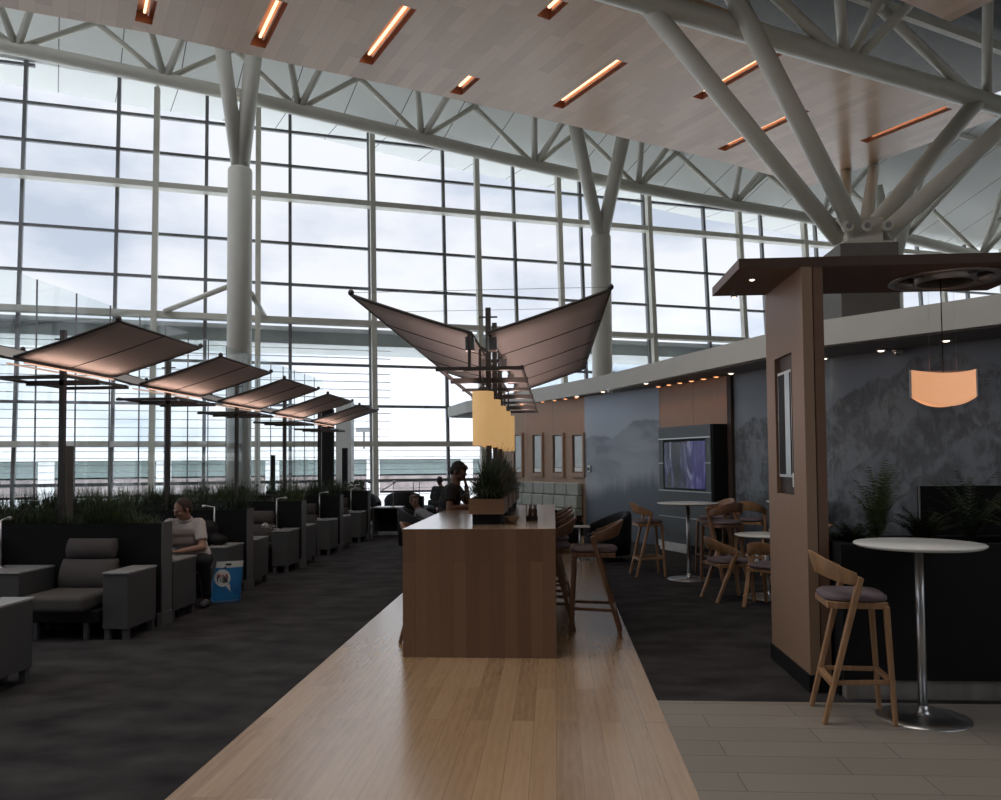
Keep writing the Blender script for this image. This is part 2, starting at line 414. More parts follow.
# white soffit over the glass, with panel seams in its surface ----------
SOF, nt_, b_ = _new('white_seamed_soffit')
tc = nt_.nodes.new('ShaderNodeTexCoord'); vr = nt_.nodes.new('ShaderNodeVectorRotate'); vr.rotation_type = 'Z_AXIS'; vr.inputs['Angle'].default_value = -ga
nt_.links.new(tc.outputs['Object'], vr.inputs['Vector'])
br = nt_.nodes.new('ShaderNodeTexBrick'); br.offset = 0; br.inputs['Scale'].default_value = 1; br.inputs['Brick Width'].default_value = 1.9; br.inputs['Row Height'].default_value = 40
br.inputs['Mortar Size'].default_value = .018; br.inputs['Color1'].default_value = (.74, .75, .71, 1); br.inputs['Color2'].default_value = (.71, .72, .69, 1); br.inputs['Mortar'].default_value = (.12, .12, .12, 1)
nt_.links.new(vr.outputs[0], br.inputs['Vector']); nt_.links.new(br.outputs['Color'], b_.inputs['Base Color']); b_.inputs['Roughness'].default_value = .5
sof = MB()
def soff(a, t):  # roof height above a point t metres in from the glass
    return lerp(TOPZ, a) + .15 + .42 * min(t, 6) + .12 * max(0, t - 6)
rows = []
for t in (-2.2, 0, 1.5, 3, 6, 7):
    rows.append([GW0 + GU * a + GN * (LEAN * lerp(TOPZ, a) - t) + V((0, 0, soff(a, t) if t > 0 else lerp(TOPZ, a) + .15)) for a in [-30] + ss[1:-1] + [44]])
sof.strip(rows, False)
o = sof.build('ceiling_soffit', SOF, fix=False, solid=.12); struct(o, 'white panelled roof soffit sloping down over the glass wall')

# edge truss along the glass ------------------------------------------
def chord_pt(a): return GW0 + GU * a + GN * (LEAN * lerp(CHZ, a) - 2.6) + V((0, 0, lerp(CHZ, a)))
def top_pt(a, t=4.4): return GW0 + GU * a + GN * (LEAN * 14 - t) + V((0, 0, soff(a, t) - .12))
tr = thing('roof_truss', 'long white tubular edge truss running along the top of the glass wall', 'truss')
MB().tube([chord_pt(a) for a in range(-30, 35, 2)], .225, 18).build('chord', STEEL_WHITE, tr)
MB().tube([top_pt(a, 5.6) for a in range(-30, 35, 2)], .12, 12).build('chord', STEEL_WHITE, tr)
k = -25.3
while k < 33:
    for da, t, r_ in ((-2.1, 2.0, .10), (2.1, 2.0, .10), (1.9, 5.5, .115), (-1.0, 5.5, .115)):
        MB().tube([chord_pt(k), top_pt(k + da, t)], r_, 10).build('web_brace', STEEL_WHITE, tr)
    k += 4.3
# columns under the edge truss -----------------------------------------
def column(label, px, shoulder_px, r, branches):
    # stands on the truss line; base at the floor
    lo, hi = -20, 34
    for _ in range(50):
        mid = (lo + hi) / 2; p = chord_pt(mid)
        q = CR.transposed() @ (p - V((0, 0, CAM_H))); sx = 500.5 + F * q.x / -q.z
        if sx < px: lo = mid
        else: hi = mid
    p = chord_pt(lo); base = V((p.x, p.y, 0))
    dep = (CR.transposed() @ (p - V((0, 0, CAM_H)))).z * -1
    zs = at_d(px, shoulder_px, dep).z
    c = thing('steel_column', label, 'column', base)
    MB().lathe([(r, 0), (r, zs - .08), (r * .93, zs), (.05, zs + .02)], seg=28).build('shaft', STEEL_WHITE, c)
    for dx, w, zt, rr in branches:
        MB().tube([(0, 0, zs - .3), tuple(GU * dx - GN * w + V((0, 0, zt)))], rr, 16).build('branch', STEEL_WHITE, c)
    return c, lo, zs
c1, s1_, z1_ = column('tall white round column with two branches at the left of the glass wall', 240.5, 170, .40, ((-.75, 1.6, 16.4, .24), (.55, 1.4, 16.2, .27)))
c2, s2_, z2_ = column('white round column with two branches at the middle of the glass wall', 600, 236, .385, ((-1.9, 1.4, 15.1, .25), (.62, 1.4, 14.9, .26)))
c3, s3_, z3_ = column('white round column half hidden behind the dark branching pier', 893, 262, .34, ((.5, .6, 13.2, .25), (-1.4, .6, 13.2, .25)))
# thin diagonal stays at the foot of the first column
st = thing('diagonal_brace', 'slim white diagonal strut between the glass wall and the left column', 'brace')
a_ = G(-8.2, 6.9, -.5); b_2 = V((c1.location.x - .40, c1.location.y, 7.55))
MB().tube([a_, b_2], .09, 10).build('strut', STEEL_WHITE, st)
st = thing('diagonal_brace', 'slim white diagonal strut right of the left column, by the transom', 'brace')
MB().tube([V((c1.location.x + .40, c1.location.y, 7.3)), G(-4.9, 6.9, -.5)], .09, 10).build('strut', STEEL_WHITE, st)

# wood ceiling rafts -----------------------------------------------------
CZ = 11.0
C1 = at_z(812, 186, CZ)                                            # far right corner of the big raft
qdir = (at_z(300, 65, CZ) - C1); qdir.z = 0; qdir.normalize()       # along the far edge, to the left
pdir = V((qdir.y, -qdir.x, 0))
if pdir.y > 0: pdir = -pdir                                        # towards the camera
def PQ(px, py):
    d = at_z(px, py, CZ) - C1; return d.dot(pdir), d.dot(qdir)
chA = at_z(655, 6, CZ - .1); chB = at_z(1000, 108, CZ - .1)
pN = ((chA - C1).dot(pdir) + (chB - C1).dot(pdir)) / 2 - .15
PL = pN if pN > 3 else 9.0
slots_px = [((152, 0), (140, 22)), ((283, 2), (255, 46)), ((411, 8), (364, 63)), ((474, 77), (456, 94)), ((565, 2), (540, 17)),
            ((624, 62), (556, 107)), ((790, 47), (696, 98)), ((806, 110), (721, 150)), ((955, 105), (864, 142))]
SW = .17
slots = []
for a, b in slots_px:
    p0, q0 = PQ(*a); p1, q1 = PQ(*b); q = (q0 + q1) / 2
    slots.append((min(p0, p1), max(p0, p1), q - SW, q + SW))
# slots beyond the picture's top edge keep the rhythm of the raft
QL = 34.0
slots = [t for t in slots if t[0] > .2]
slots = [(a, min(b, PL - .3), c, d) for a, b, c, d in slots]
vr.inputs['Angle'].default_value = -atan2(qdir.y, qdir.x)
RAFT = wood('oak_veneer_raft_planks', ((.50, .315, .19), (.58, .375, .23), (.65, .43, .275)), 0, 1, 1.5, .30, rough=.34, coat=.10, grain=.30, mortar=(.26, .165, .12), gap=.002, gscale=.6)
EDGE = [PQ(*t) for t in ((812, 186), (700, 156), (550, 120.5), (400, 87), (300, 66), (150, 33), (0, 7))]
EDGE = sorted([(q, p) for p, q in EDGE]) + [(60, -1.2)]
def raft(name, label, corner, plen, qlen, slots, pd, qd, edge=None):
    root = thing(name, label, None, (corner.x, corner.y, CZ), atan2(pd.y, pd.x), kind='structure')
    root['category'] = 'ceiling'; del root['category']
    sgn = 1 if (-pd.y * qd.x + pd.x * qd.y) > 0 else -1
    efn = (lambda q: lerp(edge, q)) if edge else (lambda q: 0.0)
    ps = sorted({0, plen} | {s[0] for s in slots} | {s[1] for s in slots}); qs = sorted({0, qlen} | {s[2] for s in slots} | {s[3] for s in slots} | set(float(x) for x in range(1, int(qlen))))
    mb = MB()
    for i in range(len(ps) - 1):
        for j in range(len(qs) - 1):
            cp, cq = (ps[i] + ps[i + 1]) / 2, (qs[j] + qs[j + 1]) / 2
            if any(s[0] < cp < s[1] and s[2] < cq < s[3] for s in slots): continue
            y0, y1 = sorted((sgn * qs[j], sgn * qs[j + 1])); pa, pb = (ps[i], ps[i]) if i else (efn(abs(y0)), efn(abs(y1)))
            mb.add([(pa, y0, 0), (ps[i + 1], y0, 0), (ps[i + 1], y1, 0), (pb, y1, 0)], [(0, 1, 2, 3)])
    y0, y1 = sorted((0, sgn * qlen))
    mb.add([(0, y0, 0), (plen, y0, 0), (plen, y1, 0), (0, y1, 0), (0, y0, .25), (plen, y0, .25), (plen, y1, .25), (0, y1, .25)],
           [(0, 1, 5, 4), (1, 2, 6, 5), (2, 3, 7, 6)])
    for j in range(len(qs) - 1):
        a_, b_ = sgn * qs[j], sgn * qs[j + 1]; pa, pb = efn(qs[j]), efn(qs[j + 1])
        mb.add([(pa, a_, 0), (pb, b_, 0), (pb, b_, .25), (pa, a_, .25)], [(0, 1, 2, 3)])
    # top skin has the same openings hidden by the lamp boxes
    mb.add([(0, y0, .25), (plen, y0, .25), (plen, y1, .25), (0, y1, .25)], [(0, 1, 2, 3)])
    mb.build('plank_soffit', RAFT, root, fix=False)
    return root, sgn
r1, sg = raft('ceiling', 'large oak planked ceiling raft with glowing lamp slots', C1, PL, QL, slots, pdir, qdir, EDGE)
lab = ['slot light in the wood ceiling at the top left corner of the picture', 'long slot light in the wood ceiling above the left column', 'slot light in the wood ceiling, third from the left',
       'short slot light near the far edge of the wood ceiling', 'slot light cut by the top edge of the picture, right of the middle', 'longest clearly lit slot light near the middle of the wood ceiling',
       'slot light in the wood ceiling crossed by the two long white branches, nearer one', 'slot light low on the wood ceiling between the two long branches', 'slot light at the right end of the wood ceiling above the branching pier']
for (a, b, c, d), l_ in zip(slots, lab):
    q = (c + d) / 2; w = (d - c)
    pos = C1 + pdir * a + qdir * q; pos.z = CZ
    t = thing('ceiling_light', l_, 'ceiling light', pos, atan2(pdir.y, pdir.x), 'slot lights in the wood ceiling')
    L_ = b - a; h = w / 2
    hb = MB()
    hb.add([(0, -h, 0), (L_, -h, 0), (L_, h, 0), (0, h, 0), (0, -h, .20), (L_, -h, .20), (L_, h, .20), (0, h, .20)],
           [(0, 1, 5, 4), (1, 2, 6, 5), (2, 3, 7, 6), (3, 0, 4, 7), (4, 5, 6, 7)])
    hb.build('housing', COPPER, t, fix=False)
    MB().bar((.22, 0, .12), (L_ - .02, 0, .12), .05, .045).build('tube_lamp', LAMP_WARM, t)
    MB().bar((.25, .065, .10), (L_ - .02, .065, .10), .03, .12).build('reflector', COPPER, t)
# second raft, its tip showing at the top right corner
C2 = at_z(950, 22, CZ)
r2, sg2 = raft('ceiling', 'second dark oak ceiling raft, only its corner at the upper right', C2, 9, 12, [], pdir, qdir)

# dark roof deck above the gap between the rafts
rf = MB()
P = lambda p, q, z: C1 + pdir * p + qdir * q + V((0, 0, z - C1.z))
rf.add([P(PL - 2, -14, 15.5), P(PL + 24, -14, 15.5), P(PL + 24, 40, 15.5), P(PL - 2, 40, 15.5)], [(0, 1, 2, 3)])
rf.add([P(-3, -14, 18), P(PL + 24, -14, 18), P(PL + 24, 40, 18), P(-3, 40, 18)], [(0, 1, 2, 3)])
o = rf.build('ceiling', ROOF_DARK, fix=False, solid=.1); struct(o, 'dark roof deck seen through the gap between the ceiling rafts')
# ------------------------------------------------------------------ branching pier and the near truss
HD = at_d(858, 236, 18.0)
pc = thing('branching_pier', 'dark square pier topped by a white steel node with branching tubes', 'pier', (HD.x, HD.y, 0))
def loc_(p): return V(p) - V((HD.x, HD.y, 0))
Z1 = at_d(858, 250, 18.0).z
MB().box(-.62, .62, -.62, .62, 0, Z1).build('shaft', CONCRETE, pc, bevel=.02)
MB().box(-.52, .52, -.52, .52, Z1, Z1 + .06).build('cap_plate', STEEL_WHITE, pc)
MB().box(-.40, .40, -.40, .40, Z1 + .06, Z1 + .62).build('node_head', STEEL_WHITE, pc, bevel=.03)
CHZ2 = CZ - .38
ends = [at_z(641, -3, CHZ2 + .1), at_d(728, -16, 16.2), at_z(978, 100, CHZ2), at_z(1075, 62, CHZ2 + .2), at_z(846, 172, CZ + .12), at_z(874, 166, CZ + .12)]
feet = [(-.42, 0, .25), (-.15, -.35, .3), (.18, .1, .3), (.45, -.2, .25), (-.2, .4, .4), (.3, .4, .4)]
for e_, f_, r_ in zip(ends, feet, (.19, .20, .20, .20, .17, .17)):
    a = V((f_[0], f_[1], Z1 + f_[2]))
    b = loc_(e_)
    br_ = MB().tube([a, b], [r_, r_], 18).build('branch', STEEL_WHITE, pc)
    d = (b - a).normalized()
for x in (-.42, -.02, .42):
    m = MB(); y = -.60
    m.tube([(x, y, Z1 + .38), (x, y + .12, Z1 + .38)], .12, 20)
    m.build('pin_plate', STEEL_WHITE, pc)
    MB().tube([(x, y - .03, Z1 + .38), (x, y + .02, Z1 + .38)], .06, 16).build('pin', METAL_DULL, pc)

nt_t = thing('roof_truss', 'near white tubular truss crossing the upper right corner under the rafts', 'truss')
ca = at_z(655, 4, CHZ2); cb = at_z(1000, 106, CHZ2); cd = (cb - ca).normalized()
MB().tube([ca - cd * 10, ca, cb, cb + cd * 10], .23, 20).build('chord', STEEL_WHITE, nt_t)
up_off = V((0, 0, 2.3)) + pdir * .0
def onch(px, py):   # point on the lower chord under a given picture column
    best = min(((k, abs((lambda q: 500.5 + F * q.x / -q.z)(CR.transposed() @ (ca + cd * k - V((0, 0, CAM_H)))) - px)) for k in [i * .05 for i in range(-100, 300)]), key=lambda t: t[1])[0]
    return ca + cd * best
MB().tube([ca - cd * 10 + up_off + pdir * 1.2, cb + cd * 10 + up_off + pdir * 1.2], .16, 14).build('chord', STEEL_WHITE, nt_t)
def w_(px0, tx, ty, dep, r=.12): MB().tube([onch(px0, 0), at_d(tx, ty, dep)], r, 12).build('web_brace', STEEL_WHITE, nt_t)
w_(845, 838, -25, 17.0, .12); w_(845, 760, -18, 16.2, .12); w_(850, 890, -25, 17.3, .11); w_(852, 935, -22, 17.6, .12)
w_(975, 880, 8, 18.0, .12); w_(987, 988, -20, 18.8, .12)
rb = thing('roof_rib', 'slim pale rib crossing the dark gap above the near truss', 'rib')
MB().bar(at_d(840, -10, 21), at_d(1010, 52, 23), .18, .25).build('rib', STEEL_WHITE, rb)

# ------------------------------------------------------------------ curved mural wall
WPTS = [V((-4.6, 26.5, 0)), V((-.9, 19.8, 0)), V((.70, 17.4, 0)), V((2.04, 15.30, 0)), V((2.95, 13.30, 0)), V((3.85, 11.3, 0)), V((5.25, 9.65, 0)), V((6.9, 8.1, 0)), V((9.0, 6.7, 0)), V((12, 5.3, 0))]
def wall_hit(px):
    d = ray(px, 462); d.z = 0
    for i, (a, b) in enumerate(zip(WPTS, WPTS[1:])):
        e = b - a; den = d.x * e.y - d.y * e.x
        t = (a.x * e.y - a.y * e.x) / den; u = (a.x * d.y - a.y * d.x) / den
        if t > 0 and -1e-6 <= u <= 1 + 1e-6: return i + u
    return None
def wpt(k, off=0.0):
    i = min(int(k), len(WPTS) - 2); a, b = WPTS[i], WPTS[i + 1]; p = a.lerp(b, k - i)
    j = min(max(k, .001), len(WPTS) - 1.001)
    i0 = max(0, int(round(j)) - 1) if abs(j - round(j)) < .05 else int(j); i1 = min(len(WPTS) - 1, i0 + (2 if abs(j - round(j)) < .05 else 1))
    t = (WPTS[i1] - WPTS[i0]).normalized(); n = V((-t.y, t.x, 0))
    if n.x > 0: n = -n
    return p + n * off
WH = 3.02
def wall_len(k):
    i = int(k); s = sum((WPTS[j + 1] - WPTS[j]).length for j in range(min(i, len(WPTS) - 1)))
    if i < len(WPTS) - 1: s += (WPTS[i + 1] - WPTS[i]).length * (k - i)
    return s
def wall_piece(name, k0, k1, m, z0=0, z1=WH, off=0.0, th=.2, parent=None, label=None):
    ks = [k0] + [i for i in range(int(k0) + 1, int(k1) + 1) if k0 < i < k1] + [k1]
    fr = [wpt(k, off) for k in ks]; bk = [wpt(k, off - th) for k in ks]
    mb = MB(); n = len(ks)
    for i in range(n - 1):
        a, b, c, d = fr[i], fr[i + 1], bk[i + 1], bk[i]
        mb.add([(p.x, p.y, z) for z in (z0, z1) for p in (a, b, c, d)], [(0, 3, 2, 1), (4, 5, 6, 7), (0, 1, 5, 4), (1, 2, 6, 5), (2, 3, 7, 6), (3, 0, 4, 7)])
    o = mb.build(name, m, parent)
    # metres along the wall and up, as a UV map
    uv = o.data.uv_layers.new(name='wall_metres')
    for lp in o.data.loops:
        p = o.data.vertices[lp.vertex_index].co
        best = 0; bd = 1e9
        for k in ks:
            q = wpt(k, off); dd = (q.x - p.x) ** 2 + (q.y - p.y) ** 2
            if dd < bd: bd = dd; best = k
        uv.data[lp.index].uv = (wall_len(best), p.z)
    return o
kA, kB, kC, kD = wall_hit(585), wall_hit(660), wall_hit(731), wall_hit(735)
# mural print ------------------------------------------------------------
def ridge_mat(name, sky_top, sky_low, mist, low, ridge_specs, tree_line, tree_col, snow=0.0):
    m, nt, b = _new(name); L = nt.links; N = nt.nodes.new
    uv = N('ShaderNodeUVMap'); uv.uv_map = 'wall_metres'; sp = N('ShaderNodeSeparateXYZ'); L.new(uv.outputs[0], sp.inputs[0])
    def val(op, a, b_=None, clamp=False):
        n = N('ShaderNodeMath'); n.operation = op; n.use_clamp = clamp
        for i, x in enumerate((a, b_)):
            if x is None: continue
            if isinstance(x, (int, float)): n.inputs[i].default_value = x
            else: L.new(x, n.inputs[i])
        return n.outputs[0]
    def noise(sx, sy, det=5, sc=1.0, off=0.0, dist=0.0, rough=.55):
        mp = N('ShaderNodeMapping'); mp.inputs['Scale'].default_value = (sx, sy, 1); mp.inputs['Location'].default_value = (off, off * .7, 0)
        L.new(uv.outputs[0], mp.inputs[0]); n = N('ShaderNodeTexNoise'); n.inputs['Scale'].default_value = sc; n.inputs['Detail'].default_value = det
        n.inputs['Distortion'].default_value = dist; n.inputs['Roughness'].default_value = rough; L.new(mp.outputs[0], n.inputs['Vector']); return n.outputs['Fac']
    def mixc(f, a, b_):
        n = N('ShaderNodeMix'); n.data_type = 'RGBA'
        L.new(f, n.inputs[0]) if not isinstance(f, (int, float)) else setattr(n.inputs[0], 'default_value', f)
        for i, x in ((6, a), (7, b_)):
            if isinstance(x, tuple): n.inputs[i].default_value = x + (1,)
            else: L.new(x, n.inputs[i])
        return n.outputs[2]
    def sstep(v, a, b_):
        n = N('ShaderNodeMapRange'); n.interpolation_type = 'SMOOTHSTEP'; n.inputs['From Min'].default_value = a; n.inputs['From Max'].default_value = b_
        L.new(v, n.inputs['Value']); return n.outputs[0]
    U, Z = sp.outputs[0], sp.outputs[1]
    c = mixc(sstep(Z, 1.4, 3.0), sky_low, sky_top)
    for (base, segs, amp, freq, col, snowy, off) in ridge_specs:
        # ridge height: control points along the wall, plus crag noise
        cr = N('ShaderNodeFloatCurve'); cv = cr.mapping.curves[0]
        u0, u1 = segs[0][0], segs[-1][0]
        pts = [((u - u0) / (u1 - u0), h / 3.2) for u, h in segs]
        cv.points[0].location = pts[0]; cv.points[1].location = pts[-1]
        for p_ in pts[1:-1]: cv.points.new(*p_)
        for q in cv.points: q.handle_type = 'VECTOR'
        cr.mapping.update()
        t = val('DIVIDE', val('SUBTRACT', U, u0), u1 - u0, True); L.new(t, cr.inputs['Value'])
        h = val('ADD', val('MULTIPLY', cr.outputs[0], 3.2), val('MULTIPLY', val('SUBTRACT', noise(freq, .6, 7, 1, off, .3, .62), .5), amp))
        inside = sstep(val('SUBTRACT', h, Z), -.015, .03)
        tex = val('ADD', val('MULTIPLY', noise(1.7, 1.3, 5, 1.5, off + 3, .9, .5), .5), val('MULTIPLY', noise(4.5, 2.2, 9, 1.8, off + 21, .5, .7), .5)) if snowy else noise(.7, 1.5, 5, 1.3, off + 3, .6, .5)
        kc = 1.0 if snowy else .35
        hi = tuple(min(1, x * (1 + .45 * kc)) for x in col); lo = tuple(x * (1 - .42 * kc) for x in col)
        rock = mixc(sstep(tex, .42, .58), lo, hi)
        if snowy:
            vn = noise(3.4, .9, 10, 1.7, off + 13, .5, .6); vf = val('SUBTRACT', 1.0, sstep(val('ABSOLUTE', val('SUBTRACT', vn, .5)), .0, .030))
            rock = mixc(val('MULTIPLY', vf, .14), rock, tuple(min(1, x * 2.6) for x in col))
        if snowy:
            sn = val('MULTIPLY', sstep(noise(1.2, 3.4, 9, 1.9, off + 8, 1.2, .7), .60, .72), sstep(Z, 1.2, 1.9))
            rock = mixc(val('MULTIPLY', sn, snowy), rock, (.30, .32, .34))
        fade = sstep(val('SUBTRACT', h, Z), .2, 2.2)
        rock = mixc(val('MULTIPLY', fade, .45 if snowy else .85), rock, mist)
        c = mixc(inside, c, rock)
    # drifting mist and the dark spruce forest at the bottom
    mfac = val('MULTIPLY', sstep(noise(.5, 1.4, 4, 1.2, 11, .6), .42, .72), val('SUBTRACT', 1.0, sstep(Z, 1.7, 2.6)))
    c = mixc(val('MULTIPLY', mfac, .18 if snow else .55), c, mist)
    tl = val('ADD', tree_line, val('ADD', val('MULTIPLY', val('SUBTRACT', noise(7.5, .02, 3, 1, 5), .5), .40), val('MULTIPLY', val('SUBTRACT', noise(.6, .02, 2, 1, 9), .5), .8)))
    c = mixc(sstep(val('SUBTRACT', tl, Z), -.04, .38), c, tree_col)
    c = mixc(val('SUBTRACT', 1.0, sstep(Z, .1, tree_line)), c, low)
    L.new(c, b.inputs['Base Color']); b.inputs['Roughness'].default_value = .42; b.inputs['Specular IOR Level'].default_value = .4
    return m
uA, uB, uD = wall_len(kA), wall_len(kB), wall_len(kD)
MUR1 = ridge_mat('misty_forest_mural_print', (.36, .43, .53), (.32, .37, .43), (.38, .41, .44), (.075, .09, .115),
                 [(0, [(uA - 1, 1.7), (uA + .25, 2.15), (uA + 1.0, 2.05), (uA + 1.7, 2.45), (uB + 1, 2.35)], .35, 1.1, (.22, .265, .32), 0, 2.0)],
                 1.22, (.10, .125, .155))
MUR2 = ridge_mat('granite_peak_mural_print', (.18, .215, .26), (.19, .225, .26), (.125, .152, .185), (.024, .030, .038),
                 [(0, [(uD - .5, 2.05), (uD, 2.1), (uD + .5, 2.28), (uD + 1.2, 2.2), (uD + 2.1, 2.3), (uD + 2.45, 2.52), (uD + 2.8, 2.66), (uD + 3.1, 2.70), (uD + 3.3, 2.90), (uD + 3.7, 2.93), (uD + 4.0, 2.78), (uD + 4.5, 2.6), (uD + 6, 2.7), (uD + 9, 2.0), (uD + 13, 2.4)], .28, 4.0, (.118, .134, .152), .75, 4.0),
                  (0, [(uD - .5, 1.0), (uD + 1.8, 1.25), (uD + 2.6, 1.55), (uD + 3.2, 2.0), (uD + 3.5, 2.45), (uD + 3.8, 2.15), (uD + 4.4, 1.8), (uD + 6, 1.9), (uD + 10, 1.5), (uD + 13, 1.9)], .30, 3.0, (.098, .114, .132), .12, 7.0)],
                 .78, (.028, .034, .042), 1.0)
WALLWOOD = wood('oak_veneer_wall_boards', ((.29, .195, .135), (.33, .23, .165), (.37, .265, .19)), 2, 0, 3.4, .62, rough=.5, grain=.5, mortar=(.17, .11, .08), gap=.004, gscale=.8)
struct(wall_piece('wall_right', wall_hit(497), kA, WALLWOOD), 'oak boarded far wall with four small framed screens')
struct(wall_piece('wall_right', kA, kB, MUR1), 'pale blue misty forest mural wall left of the television')
struct(wall_piece('wall_right', kB, kC, WALLWOOD), 'oak boarded wall strip behind the television cabinet')
struct(wall_piece('trim_1', kC, kD, mat('dark_brown_wall_reveal', (.04, .025, .018), .6), off=.06, th=.26), 'dark reveal strip between the oak wall and the granite peak mural')
struct(wall_piece('wall_right', kD, len(WPTS) - 1, MUR2), 'dark grey granite peak mural wall behind the counter')
WHITE_BASE = mat('white_skirting_paint', (.55, .56, .55), .5)
struct(wall_piece('baseboard_right', kB - .02, kC + .3, WHITE_BASE, 0, .12, off=.015, th=.03), 'white skirting under the television cabinet')
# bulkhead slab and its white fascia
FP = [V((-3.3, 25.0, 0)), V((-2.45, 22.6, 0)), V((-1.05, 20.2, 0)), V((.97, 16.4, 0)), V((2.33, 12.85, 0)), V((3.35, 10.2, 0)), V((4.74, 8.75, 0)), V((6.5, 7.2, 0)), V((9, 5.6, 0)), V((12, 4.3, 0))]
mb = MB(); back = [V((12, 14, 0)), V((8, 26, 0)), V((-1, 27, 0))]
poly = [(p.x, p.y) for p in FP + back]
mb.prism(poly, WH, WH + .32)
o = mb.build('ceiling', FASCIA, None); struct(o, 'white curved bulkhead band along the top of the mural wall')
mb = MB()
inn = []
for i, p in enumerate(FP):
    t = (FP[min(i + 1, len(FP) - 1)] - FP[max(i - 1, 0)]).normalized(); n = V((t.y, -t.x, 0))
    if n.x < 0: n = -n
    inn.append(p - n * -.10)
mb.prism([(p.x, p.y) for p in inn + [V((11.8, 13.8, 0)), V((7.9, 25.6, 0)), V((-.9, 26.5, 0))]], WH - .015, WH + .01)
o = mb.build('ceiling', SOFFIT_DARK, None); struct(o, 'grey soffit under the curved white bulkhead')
# little downlights: red-warm rows over the wood strips, white ones in the soffit
DL = 0
def downlight(p, label, lens, group, power=0, col=(1, .5, .3)):
    t = thing('downlight', label, 'downlight', p, 0, group)
    MB().lathe([(.05, 0), (.062, -.004), (.062, -.018), (.045, -.018), (.045, -.006)], seg=20).build('trim_ring', METAL, t)
    MB().lathe([(.0, -.032), (.03, -.028), (.044, -.014), (.044, -.002), (0, -.002)], seg=20).build('lens', lens, t)
    if power: l = spot_light('lamp_glow', (0, 0, -.045), power, col, 62, .02); l.parent = t
    return t
for i in range(6):
    p = wpt(kB + (kC - kB) * (i + .5) / 6, .13); p.z = WH - .015
    downlight(p, 'warm orange downlight over the television, %s in the row of six' % ['leftmost', 'second', 'third', 'fourth', 'fifth', 'rightmost'][i], LAMP_SPOT, 'orange downlights over the television', 4, (1, .36, .16))
kL = [wall_hit(x) for x in (582, 571, 560, 548, 537, 527)]
for i, k in enumerate(kL):
    p = wpt(k, .13); p.z = WH - .015
    downlight(p, 'warm orange downlight over the framed screens, %s from the mural side' % ['first', 'second', 'third', 'fourth', 'fifth', 'sixth'][i], LAMP_SPOT, 'orange downlights over the framed screens', 4, (1, .36, .16))
for i, (px, py, w_l) in enumerate(((577, 391, 'over the left end of the misty mural'), (603, 386.5, 'above the middle of the misty mural'), (646, 378, 'at the right end of the misty mural'), (731, 368, 'left of the wooden pier'), (824, 353, 'just right of the wooden pier'), (881, 345, 'above the granite peak mural'), (946, 335, 'above the hanging shade'))):
    p = at_z(px, py + 4.5, WH - .015); downlight(p, 'soffit downlight ' + w_l, LAMP_WHITE, 'downlights in the white bulkhead', 3, (1, .75, .5))
p = at_z(897, 349, WH - .02)
t = thing('dome_camera', 'small chrome dome camera on the soffit right of the wooden pier', 'camera', p)
MB().lathe([(.06, 0), (.065, -.02), (.06, -.04)], seg=20).build('housing', METAL, t); MB().ball((0, 0, -.045), (.045, .045, .05)).build('dome', CHROME, t)
p = at_z(610, 389, WH - .02)
t = thing('dome_camera', 'small white dome camera on the soffit above the misty mural', 'camera', p)
MB().lathe([(.06, 0), (.065, -.02), (.06, -.04)], seg=20).build('housing', WHITE_LAM, t); MB().ball((0, 0, -.045), (.045, .045, .05)).build('dome', CHROME, t)

# framed screens on the far wood wall
SCR = mat('frosted_grey_screen', (.33, .36, .37), .3, var=.15, scale=4, emit=(.6, .7, .75), es=.10)
NAVY = mat('black_walnut_recess', (.03, .018, .014), .5)
def wall_frame(k, w, z0, z1, name, label, group):
    c = wpt(k, 0); t = (wpt(min(k + .05, len(WPTS) - 1)) - wpt(k - .05)); t.z = 0; ang = atan2(t.y, t.x)
    r = thing(name, label, 'screen', (c.x, c.y, z0), ang, group)
    h = z1 - z0; s_ = -1    # local y<0 faces the room when the wall runs away to the right
    n = V((-sin(ang), cos(ang), 0)); s_ = 1 if n.x < 0 else -1
    d = lambda a, b: sorted((s_ * a, s_ * b))
    y0, y1 = d(0, .05)
    f = MB(); f.box(-w / 2, w / 2, y0, y1, h - .05, h); f.box(-w / 2, w / 2, y0, y1, 0, .10); f.box(-w / 2, -w / 2 + .05, y0, y1, .10, h - .05); f.box(w / 2 - .05, w / 2, y0, y1, .10, h - .05)
    f.build('frame', WALLWOOD, r)
    y0, y1 = d(.003, .012); MB().box(-w / 2 + .05, w / 2 - .05, y0, y1, .10, h - .05).build('recess', NAVY, r)
    y0, y1 = d(.012, .035); MB().box(-w / 2 + .13, w / 2 - .07, y0, y1, .22, h - .07).build('display', SCR, r)
    y0, y1 = d(.012, .045); MB().box(-w / 2 + .13, w / 2 - .07, y0, y1, .12, .21).build('lower_panel', WHITE_LAM, r)
    return r
for px, w_l in ((579, 'nearest to the misty mural'), (559, 'second from the misty mural'), (538.5, 'third from the misty mural'), (519, 'farthest, partly behind the plants and lamps')):
    k = wall_hit(px); d_ = wpt(k).length
    wall_frame(k, .47, at_d(px, 477, d_ * .999).z, at_d(px, 433, d_ * .999).z, 'wall_screen', 'tall framed grey screen on the oak wall, ' + w_l, 'framed screens on the oak wall')
# small thermostat on the mural
k = wall_hit(590); c = wpt(k, .02); t_ = wpt(k + .05) - wpt(k - .05)
t = thing('wall_switch', 'small metal wall switch on the left edge of the misty mural', 'switch', (c.x, c.y, 1.37), atan2(t_.y, t_.x))
MB().box(-.05, .05, -.02, .02, 0, .14).build('plate', METAL, t, bevel=.004); MB().box(-.03, .03, -.03, .03, .03, .10).build('button', BLACK, t)

